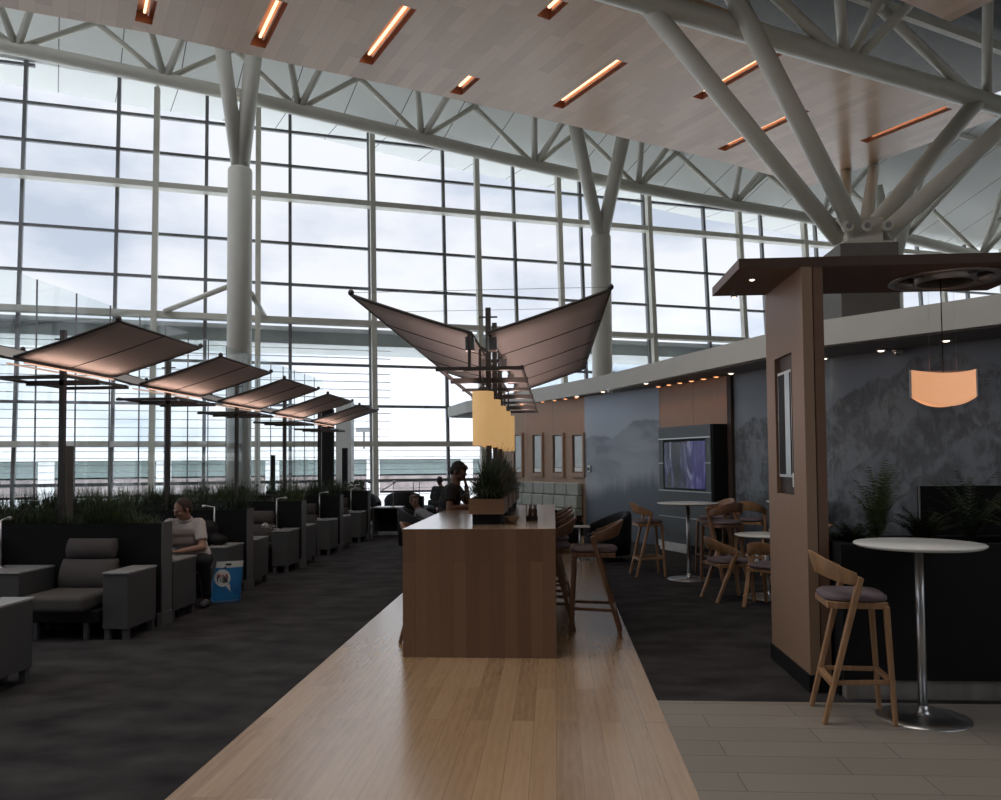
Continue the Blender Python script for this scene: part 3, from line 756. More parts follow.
# television cabinet ------------------------------------------------------
kT0, kT1 = wall_hit(674), wall_hit(727)
a = wpt(kT0, .02); b = wpt(kT1, .02); td = (b - a); ang = atan2(td.y, td.x); W_ = td.length
n = V((-sin(ang), cos(ang), 0)); s_ = 1 if n.x < 0 else -1
tv = thing('television_cabinet', 'tall slate grey cabinet with a wide television on the oak wall strip', 'tv cabinet', (a.x, a.y, 0), ang)
SLATE = mat('slate_blue_grey_panel', (.075, .088, .098), .42, var=.05)
TVS, nt_, b_ = _new('television_picture')
tc = nt_.nodes.new('ShaderNodeTexCoord'); mp = nt_.nodes.new('ShaderNodeMapping'); mp.inputs['Scale'].default_value = (3.0, 1, .9)
nt_.links.new(tc.outputs['Object'], mp.inputs[0]); no = nt_.nodes.new('ShaderNodeTexNoise'); no.inputs['Scale'].default_value = 1.6; no.inputs['Detail'].default_value = 6; no.inputs['Distortion'].default_value = 1.0
nt_.links.new(mp.outputs[0], no.inputs['Vector'])
cr = nt_.nodes.new('ShaderNodeValToRGB'); el = cr.color_ramp.elements
el[0].position = .30; el[0].color = (.004, .004, .006, 1); el[1].position = .75; el[1].color = (.22, .23, .26, 1)
q = el.new(.46); q.color = (.012, .012, .02, 1); q = el.new(.56); q.color = (.045, .045, .10, 1)
nt_.links.new(no.outputs['Fac'], cr.inputs[0])
gx = nt_.nodes.new('ShaderNodeSeparateXYZ'); nt_.links.new(tc.outputs['Object'], gx.inputs[0])
mr = nt_.nodes.new('ShaderNodeMapRange'); mr.interpolation_type = 'SMOOTHSTEP'; mr.inputs['From Min'].default_value = W_ * .45; mr.inputs['From Max'].default_value = W_ * .75
nt_.links.new(gx.outputs[0], mr.inputs['Value'])
mxx = nt_.nodes.new('ShaderNodeMix'); mxx.data_type = 'RGBA'; mxx.blend_type = 'ADD'; nt_.links.new(mr.outputs[0], mxx.inputs[0]); nt_.links.new(cr.outputs[0], mxx.inputs[6]); mxx.inputs[7].default_value = (.02, .012, .10, 1)
nt_.links.new(mxx.outputs[2], b_.inputs['Base Color']); b_.inputs['Base Color'].default_value = (0, 0, 0, 1)
nt_.links.new(mxx.outputs[2], b_.inputs['Emission Color']); b_.inputs['Emission Strength'].default_value = .38; b_.inputs['Roughness'].default_value = .15
def tvbox(x0, x1, o0, o1, z0, z1, nm, m, **k):
    y0, y1 = sorted((s_ * o0, s_ * o1)); return MB().box(x0, x1, y0, y1, z0, z1).build(nm, m, tv, **k)
tvbox(0, W_, 0, .28, .30, 2.20, 'body', SLATE)
tvbox(0, W_, .28, .30, 1.98, 2.20, 'panel', SLATE); tvbox(0, .14, .28, .30, 1.08, 1.98, 'panel', SLATE); tvbox(W_ - .14, W_, .28, .30, 1.08, 1.98, 'panel', SLATE); tvbox(0, W_, .28, .30, .30, 1.08, 'panel', SLATE)
tvbox(.14, W_ - .14, .28, .292, 1.09, 1.97, 'television', BLACK); tvbox(.18, W_ - .16, .292, .297, 1.12, 1.93, 'picture', TVS)
for z in (1.98, 1.06, .60): tvbox(0, W_, .30, .308, z, z + .018, 'metal_strip', METAL)
for x0, x1 in ((0, .14), (W_ - .14, W_)): tvbox(x0, x1, .30, .308, 1.55, 1.566, 'metal_strip', METAL)
tvbox(.0, W_ * .55, 0, .30, 0, .15, 'plinth', WHITE_BASE); tvbox(.0, W_, 0, .28, .15, .30, 'plinth', SLATE); tvbox(W_ * .55, W_, 0, .28, 0, .15, 'plinth', BLACK)
tvbox(W_ - .001, W_ + .05, 0, .28, .30, 2.20, 'side_panel', BLACK)

# stepped padded banquette along the far wood wall
BANQ = mat('pale_green_grey_leather', (.27, .29, .26), .6, var=.06)
kk0, kk1 = wall_hit(500), wall_hit(584)
n = 7
bench = thing('banquette', 'pale green grey padded banquette with a tall stitched back along the oak wall', 'bench', tuple(wpt((kk0 + kk1) / 2, .4)))
bo = bench.location.copy(); bo.z = 0; bench.location.z = 0
for r_, (z0, z1, d0, d1) in enumerate(((.86, 1.13, .04, .16), (.58, .85, .04, .20), (.42, .57, .04, .24))):
    for i in range(n):
        k0 = kk0 + (kk1 - kk0) * i / n; k1 = kk0 + (kk1 - kk0) * (i + 1) / n - .006
        q = [wpt(k0, d0) - bo, wpt(k1, d0) - bo, wpt(k1, d1) - bo, wpt(k0, d1) - bo]
        MB().prism([(p.x, p.y) for p in q], z0, z1).build('back_cushion', BANQ, bench, bevel=.025)
for i in range(n):
    k0 = kk0 + (kk1 - kk0) * i / n; k1 = kk0 + (kk1 - kk0) * (i + 1) / n - .006
    q = [wpt(k0, .2) - bo, wpt(k1, .2) - bo, wpt(k1, .75) - bo, wpt(k0, .75) - bo]
    MB().prism([(p.x, p.y) for p in q], .30, .44).build('seat_cushion', BANQ, bench, bevel=.03)
q = [wpt(kk0, .04) - bo, wpt(kk1, .04) - bo, wpt(kk1, .70) - bo, wpt(kk0, .70) - bo]
MB().prism([(p.x, p.y) for p in q], 0, .30).build('base', BLACK, bench)

# ------------------------------------------------------------------ wooden pier with canopy (service kiosk)
KW = wood('oak_kiosk_veneer', ((.235, .145, .095), (.27, .17, .112), (.305, .198, .13)), 2, 1, 4.0, 2.0, rough=.5, grain=.75, mortar=(.3, .2, .13), gap=.0005, gscale=1.6)
KWD = wood('walnut_canopy_veneer', ((.10, .055, .040), (.125, .07, .05), (.15, .085, .06)), 0, 1, 2.6, 1.2, rough=.5, grain=.7, mortar=(.08, .045, .03), gap=.001)
KX0, KX1, KY0, KY1, KZ = 1.75, 1.895, 5.69, 6.66, 2.95
kk = thing('wooden_pier', 'slim oak clad pier with a recessed screen and black foot, carrying a walnut canopy', 'pier', (KX0, KY0, 0))
def kbox(x0, x1, y0, y1, z0, z1, nm, m, par=None, **k):
    mb = MB().box(x0, x1, y0, y1, z0, z1)
    L0 = V((KX0, KY0, 0)); mb.v = [p - L0 for p in mb.v]; return mb.build(nm, m, par or kk, **k)
ry0, ry1, rz0, rz1 = 5.97, 6.42, 1.34, 2.39
mb = MB(); L0 = V((KX0, KY0, 0))
for b6 in ((KX0, KX0 + .07, KY0, ry0, .12, KZ), (KX0, KX0 + .07, ry1, KY1, .12, KZ), (KX0, KX0 + .07, ry0, ry1, .12, rz0), (KX0, KX0 + .07, ry0, ry1, rz1, KZ)): mb.box(*b6)
mb.v = [p - L0 for p in mb.v]; mb.build('oak_skin', KW, kk)
kbox(KX0 + .078, KX1, KY0 + .004, KY1, .12, KZ, 'walnut_back', wood('walnut_pier_back', ((.16, .09, .06), (.19, .11, .075), (.22, .13, .09)), 2, 1, 4, 2, grain=.7, gap=.0005, gscale=1.6), None)
kbox(KX0 + .055, KX0 + .078, KY0 + .01, KY1 - .01, .12, KZ, 'shadow_gap', NAVY)
kbox(KX0 - .012, KX1 + .01, KY0 - .012, KY1 + .01, 0, .12, 'black_foot', BLACK)
kbox(KX0 + .030, KX0 + .054, ry0, ry1, rz0, rz1, 'recess', NAVY)
sc = kbox(KX0 + .005, KX0 + .030, 6.01, 6.36, 1.47, 2.27, 'screen', METAL)
for b6, m in (((KX0 + .001, KX0 + .006, 6.03, 6.34, 1.49, 2.25), BLACK), ((KX0 - .001, KX0 + .002, 6.04, 6.16, 1.49, 2.25), SCR)):
    kbox(*b6, 'screen_panel', m, None)
kbox(KX0 + .002, KX0 + .028, 5.985, 6.015, 1.40, 1.50, 'card_reader', WHITE_LAM)
cy1 = 6.64
cn = MB()
cx0, cx1 = 1.32, 3.50
# the slab has a round opening for the ring
RC = (2.96, 6.19); RR = .36
cn2 = MB(); seg = 48
ring = [(RC[0] + RR * cos(2 * pi * i / seg), RC[1] + RR * sin(2 * pi * i / seg)) for i in range(seg)]
def rect_pt(i):
    a_ = 2 * pi * i / seg; dx, dy = cos(a_), sin(a_); ts = []
    if dx > 1e-9: ts.append((cx1 - RC[0]) / dx)
    if dx < -1e-9: ts.append((cx0 - RC[0]) / dx)
    if dy > 1e-9: ts.append((cy1 - RC[1]) / dy)
    if dy < -1e-9: ts.append((KY0 - .0 - RC[1]) / dy)
    t_ = min(ts); return (RC[0] + dx * t_, RC[1] + dy * t_)
import bisect
angs = sorted([2 * pi * i / seg for i in range(seg)] + [atan2(y - RC[1], x - RC[0]) % (2 * pi) for x in (cx0, cx1) for y in (KY0, cy1)])
inner = [(RC[0] + RR * cos(a_), RC[1] + RR * sin(a_)) for a_ in angs]
outer = []
for a_ in angs:
    dx, dy = cos(a_), sin(a_); ts = []
    if dx > 1e-9: ts.append((cx1 - RC[0]) / dx)
    if dx < -1e-9: ts.append((cx0 - RC[0]) / dx)
    if dy > 1e-9: ts.append((cy1 - RC[1]) / dy)
    if dy < -1e-9: ts.append((KY0 - RC[1]) / dy)
    t_ = min(ts); outer.append((RC[0] + dx * t_, RC[1] + dy * t_))
m_n = len(angs); TH = .07
vs = [(x - KX0, y - KY0, z) for z in (KZ, KZ + TH) for x, y in inner + outer]
fs = []
for i in range(m_n):
    j = (i + 1) % m_n
    fs += [(i, j, m_n + j, m_n + i), (2 * m_n + i, 2 * m_n + j, 3 * m_n + j, 3 * m_n + i), (i, j, 2 * m_n + j, 2 * m_n + i), (m_n + i, m_n + j, 3 * m_n + j, 3 * m_n + i)]
cn2.add(vs, fs); cn2.build('canopy', KWD, kk)
RING_LIT = mat('pale_satin_metal_ring', (.45, .45, .45), .35, .7, var=.1)
t = thing('ring_fitting', 'round polished metal ring recessed in the walnut canopy', 'ceiling ring', (RC[0], RC[1], KZ))
MB().lathe([(RR - .002, -.012), (RR + .03, -.012), (RR + .03, 0), (RR - .002, 0), (RR - .002, .09), (RR - .02, .09), (RR - .02, -.012), (RR - .002, -.012)], seg=48).build('outer_ring', RING_LIT, t)
MB().lathe([(.19, -.03), (.21, -.03), (.21, .07), (.19, .07), (.19, -.03)], seg=40).build('inner_ring', RING_LIT, t)
MB().lathe([(.0, .085), (RR - .02, .085), (RR - .02, .095), (0, .095)], seg=40).build('backing_disc', NAVY, t)
for i in range(4): MB().bar((.2 * cos(i * pi / 2 + .4), .2 * sin(i * pi / 2 + .4), 0), ((RR - .01) * cos(i * pi / 2 + .4), (RR - .01) * sin(i * pi / 2 + .4), 0), .015, .02).build('spoke', METAL, t)
for px, py, w_l in ((752, 278.5, 'nearer of the two left of the wooden pier'), (734, 296, 'farther of the two left of the wooden pier')):
    p = at_z(px, py, KZ - .001); downlight(p, 'small downlight under the walnut canopy, ' + w_l, LAMP_WHITE, 'canopy downlights', 2, (1, .7, .5)).scale = (.45, .45, .6)
# hanging fabric shade
sc_ = at_y(943.5, 385, RC[1])
pl = thing('pendant_lamp', 'glowing peach fabric pendant shade hanging over the black counter', 'pendant lamp', (sc_.x, RC[1], sc_.z))
hw, hh = .24, .118
def shade_side(y, flip):
    rows = []
    for j in range(9):
        v = j / 8; row = []
        for i in range(17):
            u = i / 8 - 1; top = hh - .032 * (1 - u * u); bot = -hh + .03 - .075 * (1 - u * u)
            row.append(((u * hw), y * (1 - u * u) , bot + (top - bot) * v))
        rows.append(row)
    return rows
mb = MB(); mb.strip(shade_side(.06, 0)); mb.strip(shade_side(-.06, 1))
mb.build('shade', PEACH, pl, solid=.004)
MB().bar((-hw, 0, -hh + .03), (-hw, 0, hh), .012, .012).build('side_rail', WHITE_LAM, pl); MB().bar((hw, 0, -hh + .03), (hw, 0, hh), .012, .012).build('side_rail', WHITE_LAM, pl)
MB().tube([(0, 0, .06), (0, 0, KZ + .08 - sc_.z)], .004, 8).build('cord', BLACK, pl)
MB().bar((-hw, 0, hh - .015), (hw, 0, hh - .015), .006, .006).build('crossbar', METAL_DULL, pl)
for x in (-.10, .10): MB().tube([(x, 0, hh - .015), (x * .9, 0, KZ + .05 - sc_.z)], .0007, 5).build('wire', METAL, pl)
MB().ball((0, 0, 0), .04).build('bulb', LAMP_WARM, pl)

# black counter partition --------------------------------------------------
ct = thing('counter', 'long black counter front with a steel kickplate behind the high table', 'counter', (1.92, 5.53, 0))
MB().box(0, 4.2, .0, .10, .13, 1.03).build('front_panel', BLACK, ct)
MB().box(0, 4.2, .55, .65, .0, 1.03).build('rear_panel', BLACK, ct)
MB().box(0, .1, .10, .55, .0, 1.03).build('end_panel', BLACK, ct)
KICK = mat('satin_kickplate_metal', (.30, .275, .245), .4, .25, var=.25, scale=2.2, stretch=(3, 1, .1))
MB().box(0.02, 4.2, .02, .10, .0, .13).build('kickplate', KICK, ct)
MB().box(.1, 4.2, .1, .55, .85, .93).build('soil', SOIL, ct)
def palm(mb, c, h, n, seed, spread=.35, lw=.006):
    rnd = random.Random(seed); c = V(c)
    for i in range(n):
        a = rnd.uniform(0, 2 * pi); ln = rnd.uniform(.1, spread); hh = h * rnd.uniform(.6, 1.05)
        d = V((cos(a), sin(a), 0)); pts = [c + d * (ln * (t ** 1.8)) + V((0, 0, hh * (t - .22 * t ** 3))) for t in [j / 6 for j in range(7)]]
        mb.tube(pts, [.004, .0035, .003, .0025, .002, .0015, .0008], 4, cap=False)
        for j in range(2, 7):
            for q in range(3):
                f_ = (j + q / 3 - .3); f0 = int(min(f_, 5)); p = pts[f0].lerp(pts[min(f0 + 1, 6)], f_ - f0)
                tdir = (pts[min(f0 + 1, 6)] - pts[f0]).normalized(); sdv = tdir.cross(V((0, 0, 1))).normalized() if abs(tdir.z) < .99 else V((-d.y, d.x, 0))
                for sg_ in (-1, 1):
                    L = rnd.uniform(.07, .13) * (1.1 - f_ / 9); tip = p + sdv * (sg_ * L * .8) + tdir * L * .75 - V((0, 0, .02)); w = tdir.cross(sdv).normalized() * .001 + tdir * lw
                    mb.add([p - w, p + w, tip], [(0, 1, 2)])
for i, (x, h, n, w_l) in enumerate(((2.10, .30, 26, 'low feathery palm in the black counter trough beside the wooden pier'), (2.28, .80, 26, 'tall thin feathery palm in the black counter trough, above the stool'), (2.60, .42, 30, 'bushy low palm in the black counter trough, left of the table pole'),
                               (2.92, .70, 22, 'upright palm in front of the left edge of the black monitor'), (3.30, .50, 36, 'wide bushy palm in front of the black monitor'), (3.62, .80, 46, 'largest bright green palm at the right edge of the picture'))):
    p = thing('potted_palm', w_l, 'plant', (x, 5.85, .92), 0, 'palms in the counter trough')
    mb = MB(); palm(mb, (0, 0, 0), h, n, 20 + i, .34 if i > 2 else .22); mb.build('foliage', GRASS_D if i not in (1, 4, 5) else GRASS_M, p)
t = thing('monitor', 'large black monitor with a thin light edge behind the counter palms', 'monitor', (0, 0, 0))
mp_ = at_y(918, 486, 6.9); zt = mp_.z; x0 = mp_.x; t.location = (x0 + .75, 6.9, .45)
MB().box(-.75, .75, -.03, .03, .25, zt - .45).build('screen', BLACK, t, bevel=.004)
MB().box(-.755, .755, -.034, -.02, zt - .45, zt - .443).build('edge', METAL_DULL, t); MB().box(-.757, -.748, -.034, -.02, .25, zt - .443).build('edge', METAL_DULL, t)
MB().box(-.1, .1, -.04, .10, -.45, .4).build('stand', BLACK, t)
# ------------------------------------------------------------------ bent-wood stools and chairs
def make_seat(name, label, cat, sh, m, group, fw=.20):
    """faces +x; rear legs lean forward and carry the wrap-round backrest"""
    r = thing(name, label, cat, (0, 0, 0), 0, group)
    tall = sh > .6
    y0, y1 = .215, .195
    bz = sh + .13
    for s in (-1, 1):
        MB().bar((-.235, s * .205, 0), (.015, s * (y0 + .01), bz), .030, .044, up=(0, 1, 0), w2=.038, h2=.062).build('leg', m, r, bevel=.006)
    for s in (-1, 1):
        MB().bar((.225, s * .185, 0), (.185, s * .185, sh - .045), .030, .036, up=(0, 1, 0), w2=.036, h2=.048).build('leg', m, r, bevel=.006)
    # seat frame
    f = MB(); f.bar((-.175, -.20, sh - .045), (-.175, .20, sh - .045), .035, .04); f.bar((.185, -.185, sh - .045), (.185, .185, sh - .045), .03, .04)
    for s in (-1, 1): f.bar((-.17, s * .195, sh - .045), (.185, s * .18, sh - .045), .028, .04)
    f.build('seat_frame', m, r, bevel=.004)
    z = .24 if tall else None
    if tall:
        t_ = z / bz; xr = -.235 + .25 * t_
        MB().bar((xr, -.208, z), (xr, .208, z), .045, .03).build('stretcher', m, r, bevel=.004)
        MB().bar((.212, -.180, z + .02), (.212, .180, z + .02), .032, .028).build('stretcher', m, r, bevel=.004)
        for s in (-1, 1): MB().bar((xr, s * .205, z + .01), (.212, s * .18, z + .02), .022, .028).build('stretcher', m, r, bevel=.004)
    # padded seat
    n = 20; pr = []
    for k in range(n):
        a = 2 * pi * k / n; c_, s_ = cos(a), sin(a)
        pr.append((.005 + .215 * (abs(c_) ** .55) * (1 if c_ > 0 else -1), .205 * (abs(s_) ** .55) * (1 if s_ > 0 else -1)))
    mb = MB(); rows = []
    for z_, k_ in ((sh - .024, .93), (sh - .016, 1), (sh + .006, 1), (sh + .022, .90), (sh + .026, .5)):
        rows.append([(x * k_, y * k_, z_) for x, y in pr])
    mb.strip(rows, True, True); o = len(mb.v); mb.f.append(tuple(range(n))[::-1]); mb.sm.append(False); mb.f.append(tuple(o - n + k for k in range(n))); mb.sm.append(True)
    mb.build('seat_cushion', SEAT_FAB, r)
    # backrest band
    rows = []; N = 22
    for i in range(N + 1):
        u = i / N * 2 - 1; a = u * R(86); k = cos(a)
        rx, ry = .262, .232
        for_x = .03 - rx * (k ** .75 if k > 0 else 0); y = ry * sin(a)
        zc = sh + .115 + .085 * k ** 1.2; hh = .028 + .040 * k ** .6
        nx, ny = -cos(a), sin(a); L_ = sqrt((nx * ry) ** 2 + (ny * rx) ** 2); nx, ny = nx * ry / L_, ny * rx / L_
        th = .011; lean = .030 * k
        rows.append([(for_x + nx * th - lean, y + ny * th, zc + hh), (for_x - nx * th - lean, y - ny * th, zc + hh), (for_x - nx * th + lean * .4, y - ny * th, zc - hh), (for_x + nx * th + lean * .4, y + ny * th, zc - hh)])
    mb = MB(); mb.strip(rows, True, True); mb.f.append((0, 1, 2, 3)); mb.sm.append(False); o = len(mb.v); mb.f.append((o - 4, o - 3, o - 2, o - 1)); mb.sm.append(False)
    mb.build('backrest', m, r, bevel=.003)
    return r
G_ST = 'bar stools along the island table'
stool0 = make_seat('bar_stool', 'light oak bar stool with a mauve grey seat beside the black counter', 'stool', .76, OAK, None)
stool0.scale = (.89, .89, 1); stool0.location = (1.845, 5.18, 0); stool0.rotation_euler = (0, 0, R(-6))
stoolD = make_seat('bar_stool', 'smoked oak bar stool pulled out to the right of the island table', 'stool', .79, OAK_DARK, None)
stoolD.location = (.375, 7.55, 0); stoolD.rotation_euler = (0, 0, R(176))
for y, l_ in ((7.86, 'nearest of those tucked under the island table'), (8.62, 'second of those tucked under the island table'),
              (9.30, 'third of those tucked under the island table'), (9.95, 'farthest of those tucked under the island table')):
    dup(stoolD, (-.05, y, 0), R(180), 'dark oak bar stool, ' + l_, G_ST)
dup(stoolD, (-1.14, 7.30, 0), R(0), 'dark bar stool on the left of the island table, one foot past the end panel', 'bar stools on the left side of the island')
dup(stoolD, (-1.14, 9.55, 0), R(0), 'dark bar stool under the man in the black shirt', 'bar stools on the left side of the island')

def round_table(label, x, y, r, h, base_r, topm=WHITE_LAM):
    t = thing('round_table', label, 'table', (x, y, 0))
    MB().lathe([(0, h - .022), (r - .02, h - .022), (r, h - .010), (r, h - .003), (r - .004, h), (0, h)], seg=56).build('tabletop', topm, t)
    MB().lathe([(.026, .01), (.026, h - .022)], seg=20).build('pole', METAL, t)
    MB().lathe([(0, 0), (base_r, 0), (base_r, .006), (base_r * .6, .012), (.05, .018), (.03, .05), (.03, .08)], seg=48).build('base', METAL, t)
    MB().lathe([(.026, h - .05), (.10, h - .024), (.10, h - .022)], seg=20).build('mount_plate', METAL_DULL, t)
    return t
p_ = at_z(925, 717, 0)
round_table('high round white table on a steel pole in front of the black counter', 2.265, 5.17, .375, 1.075, .27)
p_ = at_z(689, 579, 0)
round_table('high round table with steel pole in front of the television', p_.x, p_.y, .41, 1.03, .29)
dup(stool0, (1.30, 11.35, 0), R(8), 'light oak bar stool left of the high table before the television')
dup(stoolD, (2.30, 11.6, 0), R(200), 'smoked oak bar stool on the far right side of the high table before the television')
dup(stoolD, (2.22, 10.75, 0), R(120), 'smoked oak bar stool, back to the camera, right of the pole before the television')
chair0 = make_seat('dining_chair', 'low oak chair with dark cushion, alone on the carpet left of the wooden pier', 'chair', .455, OAK, None)
chair0.location = (1.99, 9.42, 0); chair0.rotation_euler = (0, 0, R(14))
dup(chair0, (2.36, 8.95, 0), R(48), 'low oak chair half hidden by the wooden pier, below the white shirt')
round_table('low round white table beside the wooden pier', 2.48, 9.60, .36, .73, .28)
p_ = at_z(752, 573, 0)
st3 = dup(stool0, (p_.x, p_.y, 0), R(62), 'pale-legged oak bar stool under the right mural, left of the wooden pier')
round_table('high round table half hidden behind the wooden pier', 3.35, 11.35, .40, 1.03, .28)
dup(chair0, (2.98, 10.35, 0), R(0), 'low oak chair under the person in the white shirt behind the pier')

# ------------------------------------------------------------------ island table
IX0, IX1, IY0, IY1, IH = -1.25, .012, 6.57, 10.25, 1.05
ISLE = wood('oak_island_end_boards', ((.155, .083, .050), (.20, .112, .068), (.245, .142, .088)), 2, 0, 1.25, .105, rough=.42, grain=.42, mortar=(.11, .06, .035), gap=.0012)
ISLT = wood('oak_island_top_boards', ((.30, .20, .125), (.36, .25, .16), (.42, .30, .20)), 1, 0, 1.4, .10, rough=.22, coat=.9, grain=.45, mortar=(.2, .13, .08), gap=.001)
il = thing('island_table', 'long high oak island table with solid board ends on the oak walkway', 'table', ((IX0 + IX1) / 2, IY0, 0))
hx = (IX1 - IX0) / 2; LY = IY1 - IY0
MB().box(-hx, hx, 0, .06, .004, IH - .002).build('end_panel', ISLE, il, bevel=.002)
MB().box(-hx, hx, LY - .06, LY, .004, IH - .002).build('end_panel', ISLE, il, bevel=.002)
MB().box(-hx, hx, -.001, LY, IH - .002, IH + .003).build('tabletop', ISLT, il)
MB().box(-hx + .004, hx - .004, .06, LY - .06, IH - .055, IH - .002).build('apron', ISLE, il)
MB().box(-.12, .12, .06, LY - .06, .004, IH - .055).build('centre_spine', ISLE, il)
ICX = (IX0 + IX1) / 2
# planters along the middle of the table
PW = wood('oak_planter_box', ((.22, .12, .07), (.27, .155, .09), (.31, .185, .11)), 0, 2, 1.0, .5, grain=.7, gap=.0005)
for i, (y, l_) in enumerate(((7.0, 'nearest with its square end showing'), (7.85, 'second from the front'), (8.7, 'third from the front'), (9.5, 'farthest'))):
    t = thing('planter_box', 'oak planter of bushy grass on the island table, ' + l_, 'planter', (-.59, y, IH + .003), 0, 'planters on the island table')
    MB().box(-.125, .125, 0.02, .56, 0, .09).build('base', BLACK, t)
    f = MB(); f.box(-.155, .155, 0, .014, .09, .225); f.box(-.155, .155, .566, .58, .09, .225); f.box(-.155, -.141, .014, .566, .09, .225); f.box(.141, .155, .014, .566, .09, .225); f.box(-.141, .141, .014, .566, .09, .10)
    f.build('box', PW, t); MB().box(-.141, .141, .014, .566, .10, .20).build('soil', SOIL, t)
    g = MB(); rnd = random.Random(50 + i)
    for _ in range(1100):
        # blades fan out of three crowns
        cy_ = rnd.choice((.12, .29, .46)); a = rnd.uniform(0, 2 * pi); el_ = rnd.uniform(.0, 1.0) ** .8 * R(78)
        L_ = rnd.uniform(.26, .46) * (1 - .15 * el_); d = V((cos(a) * sin(el_), sin(a) * sin(el_), cos(el_)))
        b0 = V((rnd.gauss(0, .03), cy_ + rnd.gauss(0, .03), .20)); sdv = V((-sin(a), cos(a), 0)) * rnd.uniform(.0022, .0042)
        p1 = b0 + d * L_ * .5 + V((0, 0, .05)); p2 = b0 + d * L_ + V((0, 0, .015 - .08 * sin(el_)))
        for p in (p1, p2): p.x = max(min(p.x, .27), -.27); p.z = max(p.z, .17)
        g.add([b0 - sdv, b0 + sdv, p1 + sdv, p1 - sdv, p2], [(0, 1, 2, 3), (3, 2, 4)])
    for _ in range(16):   # a few long seed stalks
        a = rnd.uniform(0, 2 * pi); q = rnd.uniform(.04, .14); b0 = V((0, rnd.uniform(.1, .5), .2)); g.tube([b0, b0 + V((cos(a) * q * .4, sin(a) * q * .4, .3)), b0 + V((cos(a) * q, sin(a) * q, rnd.uniform(.45, .54)))], [.0018, .0015, .001], 4)
    g.build('foliage', GRASS_D, t)
b_ = at_z(509, 524, IH)
t = tag(MB().lathe([(.0, 0), (.035, 0), (.040, .006), (.068, .062), (.064, .062), (.036, .012), (0, .010)], seg=32).build('bowl', PW, None), 'small square-shouldered wooden bowl on the island table right of the planter', 'bowl'); t.location = (-.375, 7.13, IH + .003); t['label'] = 'small tapered wooden bowl on the island table beside the nearest planter'
cd_ = thing('condiment_caddy', 'small dark condiment caddy with jars on the island table', 'caddy', (-.205, 7.47, IH + .003))
MB().box(-.055, .055, -.035, .035, 0, .045).build('tray', NAVY, cd_, bevel=.004)
MB().bar((-.05, 0, .04), (-.05, 0, .155), .012, .008).build('handle', METAL, cd_)
JAR = mat('brown_glass_jar', (.10, .045, .03), .15, var=.1)
for x in (-.012, .030):
    j = MB().lathe([(0, .03), (.019, .03), (.02, .10), (.013, .12), (0, .12)], (x, 0, 0), 20).build('jar', JAR, cd_)
    MB().lathe([(0, .12), (.015, .12), (.015, .148), (0, .15)], (x, 0, 0), 20).build('lid', METAL_DULL, j)

# ------------------------------------------------------------------ winged light canopies
def sail(o_x, o_z, i_x, i_z, y0, y1, name, parent, ribs):
    """one tensioned fabric wing between its rails"""
    n = 10; rows = []
    for j in range(n + 1):
        v = j / n; y = y0 + (y1 - y0) * v; row = []
        for i in range(n + 1):
            u = i / n; sag = .008 * sin(pi * u)
            row.append((i_x + (o_x - i_x) * u, y, i_z + (o_z - i_z) * u - sag))
        rows.append(row)
    w = MB().strip(rows).build(name, SAIL, parent, solid=.006)
    for y in (y0, y1):
        e = MB().tube([(i_x + (o_x - i_x) * u / 8, y, i_z + (o_z - i_z) * u / 8 - .008 * sin(pi * u / 8)) for u in range(9)], .014, 8)
        e.build('end_rail', FRAME_EDGE, w)
    for (xx, zz) in ((i_x, i_z), (o_x, o_z)): MB().tube([(xx, y0, zz), (xx, y1, zz)], .012, 8).build('side_rail', FRAME_EDGE, w)
    for k in range(1, ribs + 1):
        y = y0 + (y1 - y0) * k / (ribs + 1)
        MB().tube([(i_x + (o_x - i_x) * u / 8, y, i_z + (o_z - i_z) * u / 8 - .008 * sin(pi * u / 8) - .006) for u in range(9)], .006, 6).build('rib', FRAME_EDGE, w)
    for y in (y0, y1):
        MB().ball((o_x, y, o_z + .02), .028, seg=10, rings=6).build('wire_knob', FRAME_EDGE, w)
    return w
